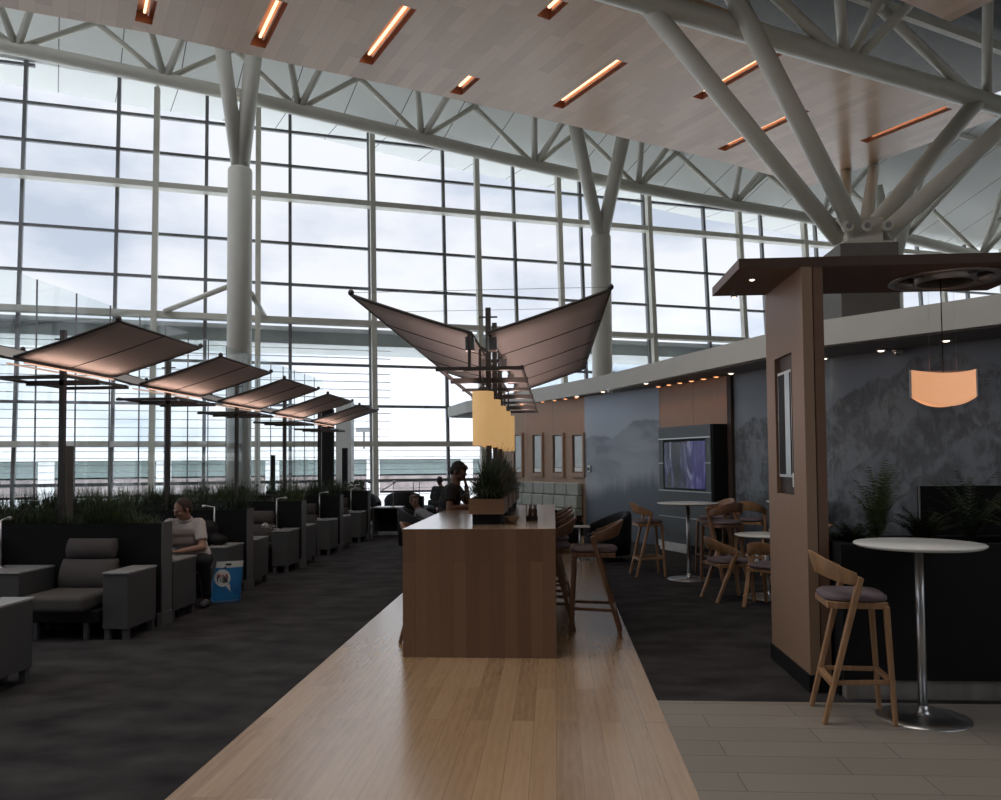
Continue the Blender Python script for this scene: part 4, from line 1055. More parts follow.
def canopy(label, x, y0, y1, masts, zi, zo, wi, wo, rack_z, rack_w, rack_y, rungs, mast_z, base_z, ribs, led, group=None, cat='light canopy'):
    yc = masts[0]
    r = thing('light_canopy', label, cat, (x, yc, base_z), 0, group)
    def L(yy): return yy - yc
    Z = lambda z: z - base_z
    for s in (-1, 1):
        sail(s * wo, Z(zo), s * wi, Z(zi), L(y0), L(y1), 'wing', r, ribs)
        if led:
            MB().bar((s * (wi + .035), L(y0) + .1, Z(zi) - .045), (s * (wi + .035), L(y1) - .1, Z(zi) - .045), .018, .014).build('light_strip', LED_DIM, r)
    for my in masts:
        MB().bar((0, L(my), 0), (0, L(my), Z(mast_z)), .05, .05).build('mast', BRONZE, r)
        MB().box(-.07, .07, L(my) - .05, L(my) + .05, 0, .02).build('base_plate', BRONZE, r)
        for s in (-1, 1): MB().bar((0, L(my), Z(zi) - .04), (s * wi, L(my), Z(zi) + .0), .035, .035).build('arm', BRONZE, r)
        MB().bar((-.09, L(my), Z(mast_z) - .09), (.09, L(my), Z(mast_z) - .09), .015, .015).build('cross_pin', BRONZE, r)
    for yy in (y0, masts[0]) if len(masts) > 1 else (y0,):
        MB().tube([(-wo, L(yy), Z(zo) + .02), (wo, L(yy), Z(zo) + .02)], .0022, 6).build('stay_wire', METAL_DULL, r)
    ry0, ry1 = rack_y
    for s in (-1, 1): MB().bar((s * rack_w, L(ry0), Z(rack_z)), (s * rack_w, L(ry1), Z(rack_z)), .022, .03).build('rack_rail', BRONZE, r)
    for i in range(rungs):
        yy = ry0 + (ry1 - ry0) * i / max(1, rungs - 1)
        w_ = .032 if i % 2 == 0 else .05
        MB().bar((-rack_w - .02, L(yy), Z(rack_z) - .01), (rack_w + .02, L(yy), Z(rack_z) - .01), .05, w_).build('rack_bar', BRONZE, r)
        if len(masts) > 1: MB().bar((-.09, L(yy), Z(rack_z)), (-.09, L(yy), Z(zi)), .025, .03).build('hanger', BRONZE, r)
    return r
cy_masts = [7.22, 8.70, 10.18]
cn_ = canopy('large V-winged fabric canopy on slim masts above the island table', ICX, 6.8, 12.6, [7.715, 8.565, 9.39], 2.71, 3.06, .075, 1.12, 2.41, .36, (6.8, 12.8), 7, 3.10, IH + .003, 3, 0)
for s, nm in ((-1, 'a'), (1, 'b')):
    l = area_light('wing_uplight', (s * .20, 9.7 - 7.715, 2.30 - IH), (s * .75, 9.7 - 7.715, 2.9 - IH), 5.6, .10, 14, (1, .72, .64)); l.parent = cn_
    l.rotation_euler = V((s * .5, 0, .55)).to_track_quat('-Z', 'Y').to_euler()
    for i in range(4):
        b_ = MB().box(-.04, .04, -.04, .04, -.09, .03).build('lamp_head', METAL, cn_, bevel=.005); b_.location = (s * .10, 6.95 + i * 1.5 - 7.715, 2.66 - IH)
# cream drum pendants under the rack
for i, y in enumerate((7.14, 8.1, 9.05, 10.0, 11.0)):
    t = thing('pendant_lamp', 'cream cylinder pendant lamp in the row over the island table, %s' % ['nearest the camera', 'second', 'third', 'fourth', 'farthest away'][i], 'pendant lamp', (ICX - .005, y, 1.75), 0, 'cream pendants over the island table')
    MB().lathe([(.094, 0), (.096, .004), (.096, .478), (.094, .482), (.088, .482), (.090, .004), (.088, 0), (.094, 0)], seg=36).build('shade', CREAM, t)
    MB().lathe([(0, .470), (.089, .470), (.089, .474), (0, .474)], seg=24).build('top_disc', CREAM, t)
    MB().lathe([(0, .474), (.045, .474), (.045, .515), (.02, .53), (0, .53)], seg=20).build('cap', BRONZE, t)
    MB().tube([(0, 0, .52), (0, 0, 2.39 - 1.75)], .006, 8).build('stem', BRONZE, t)
    MB().ball((0, 0, .22), .04).build('bulb', LAMP_WARM, t)

# ------------------------------------------------------------------ booths on the left
BY = [7.72 + 2.21 * k for k in range(5)]; BX = -3.87
ordn = ['nearest the camera', 'second from the camera', 'third from the camera', 'fourth from the camera', 'farthest away']
for k, y in enumerate(BY):
    Lx = 3.6 if k < 4 else 2.2
    t = thing('booth_partition', 'black planter partition filled with tall dark grass, ' + ordn[k], 'planter', (BX, y, 0), 0, 'planter partitions of the booths')
    MB().box(-Lx, -.012, 0, .035, .0, 1.02).build('front_panel', BLACK, t); MB().box(-Lx, -.012, .165, .20, .0, 1.02).build('rear_panel', BLACK, t)
    MB().box(-.012, .004, 0, .20, .14, 1.03).build('end_cap', CAP_GREY, t, bevel=.003)
    MB().box(-.05, .010, -.005, .205, 0, .14).build('foot', CAP_GREY, t, bevel=.004)
    MB().box(-Lx, -.012, .035, .165, .80, .93).build('soil', SOIL, t)
    g = MB(); n = [2400, 2000, 1700, 1500, 900][k]
    blades(g, n, -Lx, -.03, .045, .155, .93, .20, .46, .42, .0048, 70 + k, clump=int(Lx * 7))
    blades(g, n // 2, -Lx, -.03, .045, .155, .93, .10, .26, .9, .006, 170 + k)
    rnd = random.Random(k)
    for _ in range(26): # dry twigs
        x = rnd.uniform(-Lx, -.1); a = rnd.uniform(-.1, .1); h = rnd.uniform(.35, .58)
        g.tube([(x, .1, .93), (x + a * .5, .1, .93 + h * .6), (x + a, .1 + rnd.uniform(-.04, .04), .93 + h)], [.002, .0015, .0006], 4)
    g.build('foliage', GRASS_D if k % 2 else GRASS_M, t)
for k, y in enumerate(BY):
    c_ = canopy('V-winged light canopy on one post in the left row, ' + ordn[k], -4.98 + .015 * k, y - .72, y + .98, [y + .10], 2.60 - .035 * k, 2.91 - .035 * k, .05, 1.04, 2.45 - .035 * k, .36, (y - .45, y + .65), 3, 2.98 - .035 * k, .93, 1, 1, 'winged canopies over the booths')
    l = area_light('wing_glow', (.30, .05, 2.47 - .93), (.62, .05, 3.2), 1.5, .05, 2.4, (1, .66, .52)); l.parent = c_
    l.rotation_euler = (R(180), R(28), R(90)); l.rotation_euler = (V((.10, 0, .30))).to_track_quat('-Z', 'Y').to_euler()
    l.location = (.16, .05, 2.50 - .93 - .035 * k)

# lounge armchairs with wide laminate arms
def arm_block(mb_parent, x0, x1, label):
    b = MB().box(x0, x1, .06, .58, .10, .60).build('arm_block', GREY_LAM, mb_parent, bevel=.006)
    if label: b['label'] = label
    MB().box(x0 - .004, x1 + .004, .05, .59, .60, .618).build('arm_top', TOP_LAM, b, bevel=.003)
    for x in (x0 + .035, x1 - .035):
        for y in (.09, .54): MB().box(x - .025, x + .025, y - .025, y + .025, 0, .10).build('foot', GREY_LAM, b)
    return b
def lounge(label):
    """back against y=0, faces -y ... built facing +y with its back at y=0"""
    r = thing('lounge_chair', label, 'armchair', (0, 0, 0), 0, 'lounge chairs in the booths')
    arm_block(r, .40, .64, None); arm_block(r, -.64, -.40, None)
    MB().box(-.30, .30, .12, .74, .27, .42).build('seat_cushion', GREY_FABRIC, r, bevel=.045, segs=4)
    MB().box(-.37, .37, .10, .60, .16, .27).build('seat_base', BLACK_FABRIC, r, bevel=.01)
    mb = MB()
    def pad(z0, z1, y_0, y_1, w, th):
        n = 8; rows = []
        for i in range(n + 1):
            t = i / n; z = z0 + (z1 - z0) * t; yy = y_0 + (y_1 - y_0) * t; k = sin(pi * min(max(t, .04), .96)) ** .35
            hw_ = w * (.93 + .07 * k)
            row = []
            for j in range(13):
                a = pi * j / 12; row.append((-cos(a) * hw_, yy + th * k * (sin(a) ** .5) , z))
            for j in range(5): row.append((hw_ * (1 - j / 2), yy - .03 * k, z))
            rows.append(row)
        m2 = MB().strip(rows, True, True); L_ = len(rows[0]); m2.f.append(tuple(range(L_))); m2.sm.append(True); o = len(m2.v); m2.f.append(tuple(o - L_ + q for q in range(L_))); m2.sm.append(True)
        return m2
    pad(.40, .685, .17, .10, .285, .10).build('backrest', GREY_FABRIC, r)
    pad(.69, .88, .10, .07, .25, .085).build('headrest', GREY_FABRIC, r)
    MB().box(-.26, .26, .03, .10, .15, .66).build('back_shell', BLACK_FABRIC, r, bevel=.01)
    for x in (-.24, .24):
        for y in (.16, .56): MB().box(x - .02, x + .02, y - .02, y + .02, 0, .16).build('leg', GREY_LAM, r)
    return r
def reading_lamp(label, x, y, z, face, h=.46):
    t = thing('reading_lamp', label, 'lamp', (x, y, z), face, 'reading lamps on the booth arms')
    MB().lathe([(0, 0), (.045, 0), (.045, .012), (0, .014)], seg=20).build('base', METAL, t)
    MB().tube([(0, 0, .01), (.0, 0, h)], .009, 10).build('stem', METAL, t)
    MB().tube([(0, 0, h - .005), (.12, 0, h + .015)], .009, 10).build('arm', METAL, t)
    MB().lathe([(.0, -.02), (.03, -.02), (.022, .012), (0, .014)], (.13, 0, h + .012), 16).build('lamp_head', METAL, t)
    return t
CX = BX - .02 - .64
lc = lounge('grey lounge chair facing the camera in front of the nearest planter partition, empty')
lc.location = (CX, BY[0] - .02, 0); lc.rotation_euler = (0, 0, pi)
dup(lc, (CX - 1.30, BY[0] - .02, 0), pi, 'grey lounge chair cut by the left picture edge, only its wide arm showing')
dup(lc, (CX, 5.20, 0), 0, 'grey laminate armed lounge chair at the left edge, nearest the camera and seen from behind')
for k in range(4):
    dup(lc, (CX, BY[k] + .22, 0), 0, 'grey lounge chair facing away, backed by the planter partition ' + ordn[k])
    if k < 4: dup(lc, (CX, BY[k + 1] - .02, 0), pi, 'grey lounge chair facing the camera against the planter partition ' + ordn[k + 1])
reading_lamp('thin upright reading lamp at the far left, beside the empty lounge chair', CX - .80, BY[0] - .30, .618, R(90))
for k in range(4):
    reading_lamp('slim reading lamp on the chair arm before the planter partition ' + ordn[k + 1], BX - .28, BY[k + 1] - .35, .618, R([180, 20, 20, 20][k]))
t = thing('reading_lamp', 'slim angled reading lamp past the farthest planter partition', 'lamp', (-3.5, 17.3, .64), 0)
MB().lathe([(0, 0), (.045, 0), (.045, .012), (0, .014)], seg=20).build('base', METAL, t); MB().tube([(0, 0, 0), (.02, 0, .52)], .009, 8).build('stem', METAL, t); MB().tube([(.02, 0, .52), (-.24, 0, .36)], .012, 8).build('arm', METAL, t); MB().ball((.03, 0, .54), .035).build('lamp_head', METAL, t)
def side_table(label, x, y, w=.48, d=.45, h=.64):
    t = thing('side_table', label, 'table', (x, y, 0))
    MB().box(-w / 2, w / 2, -d / 2, d / 2, h - .025, h).build('tabletop', TOP_LAM, t, bevel=.004)
    for s in (-1, 1): MB().box(s * w / 2 - (.03 if s > 0 else 0), s * w / 2 + (0 if s > 0 else .03), -d / 2, d / 2, 0, h - .025).build('side_panel', GREY_LAM, t)
    MB().box(-w / 2 + .03, w / 2 - .03, d / 2 - .03, d / 2, .08, h - .025).build('back_panel', BLACK, t)
    return t
side_table('grey side table standing past the farthest planter partition', -3.62, 17.45, .62, .5)
# crumpled paper napkins on a chair arm
mb = MB(); rnd = random.Random(8)
for i in range(7):
    c = V((rnd.uniform(-.07, .07), rnd.uniform(-.05, .05), rnd.uniform(.03, .07))); vs = []
    for j in range(6): vs.append(c + V((rnd.uniform(-.06, .06), rnd.uniform(-.05, .05), rnd.uniform(-.025, .05))))
    mb.add(vs, [(0, 1, 2), (0, 2, 3), (3, 4, 5), (1, 4, 5), (0, 5, 2)])
o = mb.build('napkin', mat('white_paper_napkin', (.62, .62, .60), .8), None, loc=(0, 0, 0)); o.location = (BX - .35, BY[2] - .50, .62)
tag(o, 'crumpled white napkins on the lounge chair arm before the third planter partition', 'napkin')

# black tub armchairs
def tub(label, x, y, rz, s=1.0):
    r = thing('tub_chair', label, 'armchair', (x, y, 0), rz); r.scale = (s, s, s)
    rows = []
    N = 26
    for i in range(N + 1):
        a = R(-118 + 236 * i / N); k = cos(a * .72)
        top = .52 + .26 * max(0, k) ** 1.4
        cx_, cy_ = -.38 * cos(a), .38 * sin(a); nx, ny = -cos(a), sin(a)
        prof = [(0.045, .10), (.06, .3), (.07, top - .04), (.045, top), (-.02, top), (-.05, top - .05), (-.055, .40), (-.05, .10)]
        rows.append([(cx_ + nx * o, cy_ + ny * o, z) for o, z in prof])
    mb = MB().strip(rows, True, True); n = 8; mb.f.append(tuple(range(n))); mb.sm.append(False); o = len(mb.v); mb.f.append(tuple(o - n + q for q in range(n))); mb.sm.append(False)
    mb.build('shell', BLACK_FABRIC, r)
    MB().lathe([(0, .14), (.31, .14), (.33, .20), (.33, .36), (.28, .42), (0, .43)], seg=28).build('seat_cushion', BLACK_FABRIC, r)
    for a in (45, 135, 225, 315): MB().tube([(.28 * cos(R(a)), .28 * sin(R(a)), .15), (.31 * cos(R(a)), .31 * sin(R(a)), 0)], [.014, .009], 8).build('leg', CHROME, r)
    return r
p_ = at_z(606, 563, 0); tub('large black tub armchair with chrome feet before the misty mural', p_.x, p_.y + .42, R(195), 1.0)
p_ = at_z(572, 556, 0); tub('black tub armchair tucked behind the island stools', p_.x - .15, p_.y + .9, R(-20), 1.0)
t = thing('side_table', 'tiny white tray table between the two black tub armchairs', 'table', (.42, 13.15, 0))
MB().box(-.16, .16, -.16, .16, .53, .55).build('tabletop', WHITE_LAM, t, bevel=.004); MB().tube([(0, 0, .01), (0, 0, .53)], .018, 12).build('pole', METAL, t); MB().lathe([(0, 0), (.15, 0), (.15, .01), (0, .012)], seg=24).build('base', METAL, t)
p_ = at_z(392, 527, 0); tub('black tub armchair beyond the booths, at the left of the row by the glass', p_.x - .85, 20.1, R(-60), 1.15)
tub('broad black tub armchair by the glass, its rounded back toward the aisle', p_.x + .12, 20.75, R(100), 1.12)
tub('black tub armchair holding the reclining person in grey', -2.42, 14.6, R(0), 1.0)
side_table('small pale table beside the dark seated figure by the window', -2.30, 19.0, .42, .42, .62)

# glass screen behind the booths
gs = thing('glass_screen', 'frameless tall glass screen with thin joints behind the booths', 'glass screen', (-8.0, 9.8, 0))
y = 0
for i in range(17):
    MB().box(-.008, .008, y + .006, y + 1.03, .05, 4.50).build('pane', GLASS_SCREEN, gs)
    MB().box(-.012, .012, y - .006, y + .006, .05, 4.50).build('joint', METAL_DULL, gs)
    MB().tube([(-.03, y + .0, 1.02), (.05, y + .0, 1.02)], .03, 10).build('clamp', BRONZE, gs); y += 1.035
MB().box(-.04, .04, 0, y, 0, .05).build('floor_channel', METAL, gs)
# ------------------------------------------------------------------ people
SKIN = mat('light_skin', (.36, .20, .145), .6, var=.06)
SKIN_D = mat('tanned_skin', (.16, .085, .06), .6, var=.06)
HAIR = mat('black_hair', (.012, .010, .009), .7, var=.3, scale=60)
HAIR_B = mat('brown_hair', (.05, .03, .02), .7, var=.3, scale=60)
SHIRT_W = mat('pale_pink_white_cotton', (.55, .50, .48), .85, var=.06, scale=14, bump=.2)
SHIRT_B = mat('black_cotton_jersey', (.012, .012, .013), .9, var=.2, scale=14)
SHIRT_G = mat('grey_patterned_shirt', (.20, .21, .23), .85, var=.4, scale=30)
SHORTS = mat('grey_white_shorts', (.30, .31, .32), .85, var=.5, scale=9)
TROUS = mat('dark_trousers', (.02, .02, .024), .9, var=.2)
SHOE = mat('dark_grey_shoe', (.07, .07, .075), .7, var=.2)
EYE = mat('eye_dark', (.01, .01, .01), .3)
def lim(a, b, L):   # point at distance L from a towards b
    a = V(a); d = V(b) - a; return a + d.normalized() * L
def remesh(o, v, it=4):
    m = o.modifiers.new('voxel', 'REMESH'); m.mode = 'VOXEL'; m.voxel_size = v; m.use_smooth_shade = True
    s = o.modifiers.new('smooth', 'SMOOTH'); s.factor = .5; s.iterations = it
    return o
def hand(mb, w, d, palm, side, curl=.5, s=1.0):
    """palm and five fingers. w wrist, d pointing direction, palm normal, side = direction of the thumb"""
    d = V(d).normalized(); n = V(palm).normalized(); n = (n - d * n.dot(d)).normalized(); t = d.cross(n).normalized()
    if t.dot(V(side)) < 0: t = -t
    w = V(w)
    for k, off in enumerate((-.030, -.010, .010, .030)):
        mb.capsule(w + t * off * .6 * s, w + d * .085 * s + t * off * s, .017 * s, .013 * s, 8)
    for k, (off, L) in enumerate(((.033, .070), (.012, .080), (-.010, .074), (-.031, .058))):
        p = w + d * .09 * s + t * off * s; c = curl
        a1 = c * .6; p1 = p + (d * cos(a1) + n * sin(a1)) * (L * .45 * s); a2 = c * 1.5; p2 = p1 + (d * cos(a2) + n * sin(a2)) * (L * .32 * s); a3 = c * 2.2; p3 = p2 + (d * cos(a3) + n * sin(a3)) * (L * .25 * s)
        mb.capsule(p, p1, .0088 * s, .008 * s, 8); mb.capsule(p1, p2, .008 * s, .0075 * s, 8); mb.capsule(p2, p3, .0075 * s, .0065 * s, 8)
    b = w + d * .025 * s + t * .028 * s; e1 = b + (d * .6 + t * .75 + n * .25).normalized() * .042 * s; e2 = e1 + (d * .9 + t * .25 + n * .3).normalized() * .032 * s
    mb.capsule(b, e1, .013 * s, .010 * s, 8); mb.capsule(e1, e2, .010 * s, .008 * s, 8)
def person(label, loc, J, skin, hairm, topm, legm, sleeve, short_legs=False, look=(0, -1, 0), headtilt=0.0, curl=(.5, .5), bald=False, palms=((0, 0, -1), (0, 0, -1)), collar=False):
    r = thing('person', label, 'person', loc)
    J = {k: V(v) for k, v in J.items()}
    mb = MB()
    pel, ch, nk, hd = J['pelvis'], J['chest'], J['neck'], J['head']
    up = (ch - pel).normalized(); across = (J['sh_l'] - J['sh_r']).normalized(); fr = across.cross(up).normalized()
    if fr.dot(V(look)) < 0 and abs(fr.dot(V(look))) > .2: fr = -fr
    mid = pel.lerp(ch, .5)
    # head with face
    lk = V(look).normalized(); lk = (lk + V((0, 0, headtilt))).normalized()
    rt = lk.cross(V((0, 0, 1))).normalized(); hu = rt.cross(lk).normalized()
    M3 = Matrix((rt, lk, hu)).transposed()
    def H(x, y, z): return hd + M3 @ V((x, y, z))
    def ell(c, rr, m=None): (m or mb).ball(H(*c), rr, M3, 20, 14)
    ell((0, -.012, .025), (.076, .094, .092)); ell((0, .012, -.03), (.062, .074, .080)); ell((0, .035, -.085), (.034, .036, .028))
    ell((0, .093, -.012), (.012, .018, .024)); ell((0, .101, -.026), (.017, .014, .011)); ell((0, .084, -.058), (.026, .011, .006)); ell((0, .082, -.068), (.023, .011, .007))
    ell((0, .080, .022), (.055, .014, .009)); ell((-.035, .066, -.02), (.022, .02, .018)); ell((.035, .066, -.02), (.022, .02, .018))
    for s in (-1, 1): ell((s * .076, -.008, -.008), (.010, .018, .030))
    mb.capsule(H(0, -.02, -.05), nk, .054, .058)
    mb.capsule(nk, ch, .058, .10)
    # trunk
    for t, w_, d_ in ((0, .150, .115), (.25, .142, .110), (.5, .138, .105), (.75, .155, .110), (1.0, .160, .108)):
        c = pel.lerp(ch, t); mb.capsule(c - across * w_ * .5, c + across * w_ * .5, d_, d_)
    for s in ('l', 'r'):
        mb.capsule(J['sh_' + s], J['el_' + s], .050, .040); mb.capsule(J['el_' + s], J['wr_' + s], .041, .027)
        mb.capsule(ch, J['sh_' + s], .085, .062)
        hdn = J.get('hd_' + s, J['wr_' + s] - J['el_' + s]); sd_ = (across * (-1 if s == 'l' else 1)) + V((0, 0, .3))
        hand(mb, J['wr_' + s], hdn, palms[0 if s == 'l' else 1], sd_, curl[0 if s == 'l' else 1])
        hip = J['hip_' + s]; kn = J['kn_' + s]; an = J['an_' + s]
        mb.capsule(hip, kn, .082, .056); mb.capsule(kn, kn.lerp(an, .35), .054, .056); mb.capsule(kn.lerp(an, .35), an, .056, .034)
        mb.capsule(an, J['toe_' + s], .034, .026)
    body = mb.build('body', skin, r); remesh(body, .0085, 3)
    # eyes
    for s in (-1, 1):
        m = MB(); m.ball(H(s * .031, .082, .002), (.011, .006, .007), M3, 12, 8); m.build('eye', EYE, r)
        m = MB(); m.ball(H(s * .031, .088, .022), (.018, .007, .004), M3, 12, 8); m.build('eyebrow', hairm, r)
    hb = MB(); hb.ball(H(0, -.026, .040), (.083, .094, .088), M3, 20, 14); hb.ball(H(0, -.055, -.005), (.074, .062, .075), M3, 16, 10)
    if not bald: hb.ball(H(0, .03, .085), (.062, .05, .035), M3, 16, 10)
    for s in (-1, 1): hb.ball(H(s * .074, .010, .01), (.012, .022, .035), M3, 10, 8)
    remesh(hb.build('hair', hairm, r), .010, 3)
    # shirt
    sb = MB()
    for t, w_, d_ in ((-.12, .160, .125), (.12, .160, .128), (.4, .155, .124), (.7, .168, .124), (1.0, .168, .118)):
        c = pel.lerp(ch, t); sb.capsule(c - across * w_ * .5, c + across * w_ * .5, d_, d_)
    for s in ('l', 'r'):
        sb.capsule(ch, J['sh_' + s], .10, .074); e = J['sh_' + s].lerp(J['el_' + s], sleeve) if sleeve <= 1 else J['el_' + s]
        sb.tube([J['sh_' + s], J['sh_' + s].lerp(e, .5), e], [.072, .069, .066], 16)
        if sleeve > 1: sb.capsule(J['el_' + s], J['el_' + s].lerp(J['wr_' + s], .9), .056, .040)
    sb.capsule(ch, nk.lerp(ch, .45), .11, .078)
    remesh(sb.build('shirt', topm, r), .012, 3)
    if collar:
        m = MB(); cc = nk.lerp(ch, .18); m.strip([[cc + (across * cos(a) + fr * sin(a)) * rr + up * zz for a in [2 * pi * i / 20 for i in range(20)]] for rr, zz in ((.078, -.02), (.070, .035), (.088, .010))], True, True)
        m.build('collar', topm, r, solid=.004)
    lb = MB(); lb.capsule(J['hip_l'], J['hip_r'], .125, .125)
    for s in ('l', 'r'):
        hip = J['hip_' + s]; kn = J['kn_' + s]; an = J['an_' + s]
        if short_legs: lb.tube([hip, hip.lerp(kn, .5), hip.lerp(kn, .97)], [.098, .094, .088], 16)
        else: lb.capsule(hip, kn, .098, .074); lb.capsule(kn, kn.lerp(an, .92), .072, .056)
    remesh(lb.build('shorts' if short_legs else 'trousers', legm, r), .012, 3)
    for s in ('l', 'r'):
        m = MB(); an, to = J['an_' + s], J['toe_' + s]; d = (to - an); d.z = 0; d.normalize(); gz = min(an.z, to.z) - .03
        heel = V((an.x, an.y, 0)) - d * .045; base = gz
        m.capsule(V((heel.x, heel.y, base + .030)), V((heel.x, heel.y, base + .03)) + d * .20, .044, .040); m.capsule(an + V((0, 0, .0)), V((heel.x, heel.y, base + .04)) + d * .06, .044, .046)
        remesh(m.build('shoe', SHOE, r), .010, 2)
    return r
# man in the white shirt in the first booth, turned to face the camera
px = -4.10; py = 8.86
person('man in a pale short-sleeved shirt seated behind the nearest planter partition, looking down', (px, py, 0), dict(
    pelvis=(-.02, .10, .52), chest=(-.06, -.08, .88), neck=(-.03, -.10, 1.00), head=(-.02, -.19, 1.10),
    sh_l=(.11, -.06, .93), sh_r=(-.19, -.14, .93), el_l=(.20, -.16, .68), wr_l=(.03, -.34, .655), el_r=(-.24, -.27, .70), wr_r=(-.16, -.42, .655),
    hd_l=(-.9, -.35, -.02), hd_r=(.8, -.2, -.02),
    hip_l=(.08, .10, .50), hip_r=(-.10, .08, .50), kn_l=(.22, -.16, .53), kn_r=(-.02, -.26, .50), an_l=(.17, .02, .075), an_r=(.03, -.10, .075), toe_l=(.19, -.10, .04), toe_r=(.02, -.22, .04)),
    SKIN, HAIR_B, SHIRT_W, TROUS, .72, False, (-.55, -.82, 0), -.38, (.55, .55), True, collar=True)
# man in the black shirt at the island
mx, my = -1.29, 9.55
phone_pos = V((mx + .40, my - .02, 1.36))
person('man in a black T-shirt leaning over the island table, hand at his chin', (mx, my, 0), dict(
    pelvis=(.0, .0, .88), chest=(.07, -.02, 1.23), neck=(.12, -.02, 1.36), head=(.16, -.03, 1.485),
    sh_l=(.10, .17, 1.27), sh_r=(.09, -.21, 1.27), el_r=(.08, -.30, 1.06), wr_r=(.32, -.22, 1.085), el_l=(.25, .15, 1.10), wr_l=(.245, .02, 1.31),
    hd_l=(-.15, -.25, .8), hd_r=(.95, .2, -.05),
    hip_l=(.0, .10, .88), hip_r=(.0, -.10, .88), kn_l=(.40, .14, .86), kn_r=(.40, -.16, .86), an_l=(.24, .14, .36), an_r=(.24, -.16, .36), toe_l=(.36, .14, .32), toe_r=(.36, -.16, .32)),
    SKIN_D, HAIR, SHIRT_B, TROUS, .62, False, (.92, -.30, 0), -.62, (.4, .9), False, palms=((1, 0, 0), (0, 0, -1)))
# white cable / paper by his chin
t = tag(MB().tube([(mx + .30, my - .07, 1.375), (mx + .36, my - .07, 1.345), (mx + .385, my - .06, 1.28), (mx + .39, my - .04, 1.22)], .009, 8).build('earphone_cable', WHITE_LAM, None), 'white earphone cable hanging from the chin of the man in black', 'cable')
# reclining person in grey
GXY = (-2.42, 14.6)
gx, gy = GXY
person('person in a grey shirt reclining low in a black armchair beyond the island', (gx, gy, 0), dict(
    pelvis=(.14, -.05, .44), chest=(-.02, -.02, .64), neck=(-.08, -.01, .77), head=(-.13, -.02, .90),
    sh_l=(-.03, .16, .69), sh_r=(-.01, -.20, .69), el_l=(.20, .24, .56), wr_l=(.38, .12, .56), el_r=(.22, -.26, .56), wr_r=(.40, -.10, .56),
    hip_l=(.16, .08, .44), hip_r=(.16, -.12, .44), kn_l=(.60, .10, .50), kn_r=(.60, -.14, .50), an_l=(.72, .10, .09), an_r=(.72, -.14, .09), toe_l=(.84, .10, .05), toe_r=(.84, -.14, .05)),
    SKIN_D, HAIR_B, SHIRT_G, TROUS, 1.5, False, (.6, -.7, 0), -.1)
# dark figure by the window
dx, dy = -3.02, 21.1
t_ = tub('black tub armchair under the dark figure by the window', dx, dy, R(200), 1.1)
person('dark-clothed person seated by the window, a silhouette left of the man in black', (dx, dy, 0), dict(
    pelvis=(.0, .0, .52), chest=(.04, .02, .86), neck=(.03, .02, .98), head=(.0, .03, 1.11),
    sh_l=(-.14, .04, .91), sh_r=(.22, .02, .90), el_l=(-.22, .12, .66), wr_l=(-.08, .28, .62), el_r=(.32, .08, .66), wr_r=(.18, .28, .62),
    hip_l=(-.09, .0, .52), hip_r=(.09, .0, .52), kn_l=(-.12, .44, .50), kn_r=(.14, .44, .50), an_l=(-.12, .50, .09), an_r=(.14, .50, .09), toe_l=(-.12, .62, .05), toe_r=(.14, .62, .05)),
    SKIN_D, HAIR, SHIRT_B, TROUS, 1.5, False, (-.2, 1, 0), 0)
# person behind the pier
person('person in a white shirt seated behind the wooden pier, only the rounded back in view', (2.98, 10.35, 0), dict(
    pelvis=(-.02, .0, .56), chest=(.02, .0, .84), neck=(.12, .0, .95), head=(.24, .0, 1.02),
    sh_l=(.05, .17, .87), sh_r=(.05, -.19, .87), el_l=(.24, .22, .70), wr_l=(.42, .08, .76), el_r=(.24, -.24, .70), wr_r=(.42, -.08, .76),
    hip_l=(.0, .10, .53), hip_r=(.0, -.10, .53), kn_l=(.42, .12, .52), kn_r=(.42, -.12, .52), an_l=(.40, .12, .09), an_r=(.40, -.12, .09), toe_l=(.52, .12, .05), toe_r=(.52, -.12, .05)),
    SKIN, HAIR, SHIRT_W, TROUS, .7, False, (1, 0, 0), -.3)

# blue shopping bag on the carpet
BAGB = mat('bright_blue_plastic_bag', (.018, .15, .37), .4, var=.06); BAGW = mat('white_plastic_film', (.55, .56, .55), .4, var=.05); DOT = mat('black_print', (.03, .02, .03), .5); REDP = mat('red_print', (.35, .03, .03), .5); DBLUE = mat('deep_blue_print', (.02, .10, .40), .5)
bp = at_z(227, 598, 0)
bg = thing('shopping_bag', 'bright blue and white plastic shopping bag with a round speech bubble, standing on the carpet', 'bag', (-3.80, 9.14, 0), R(24))
rows = []
for z, hw_, hd_, sx in ((0, .165, .075, -.03), (.01, .175, .085, -.03), (.16, .172, .075, -.015), (.30, .160, .05, .005), (.40, .152, .03, .02), (.47, .150, .012, .03)):
    rows.append([(sx + hw_ * cos(2 * pi * i / 24) * (1 if abs(cos(2 * pi * i / 24)) < .7 else 1), hd_ * sin(2 * pi * i / 24), z) for i in range(24)])
def sect(a, b): 
    m = MB().strip(rows[a:b], True, True); return m
def bagsurf(z):   # front surface offset of the bag and its sideways shift at height z
    tab = [(0, .085, -.03, .17), (.16, .075, -.015, .172), (.30, .05, .005, .16), (.40, .03, .02, .152), (.47, .012, .03, .15)]
    for (a, b, c, w), (a2, b2, c2, w2) in zip(tab, tab[1:]):
        if z <= a2: t = (z - a) / (a2 - a); return b + (b2 - b) * t, c + (c2 - c) * t, w + (w2 - w) * t
    return .012, .03, .15
def on_bag(x, z, lift=.004):
    d_, c_, w_ = bagsurf(z); u = max(-.98, min(.98, (x - c_) / w_)); return (x, -d_ * sqrt(1 - u * u) - lift, z)
m = sect(1, 5); m.build('bag_body', BAGB, bg)
m = MB().strip(rows[4:6], True, True); m.build('white_top_band', BAGW, bg)
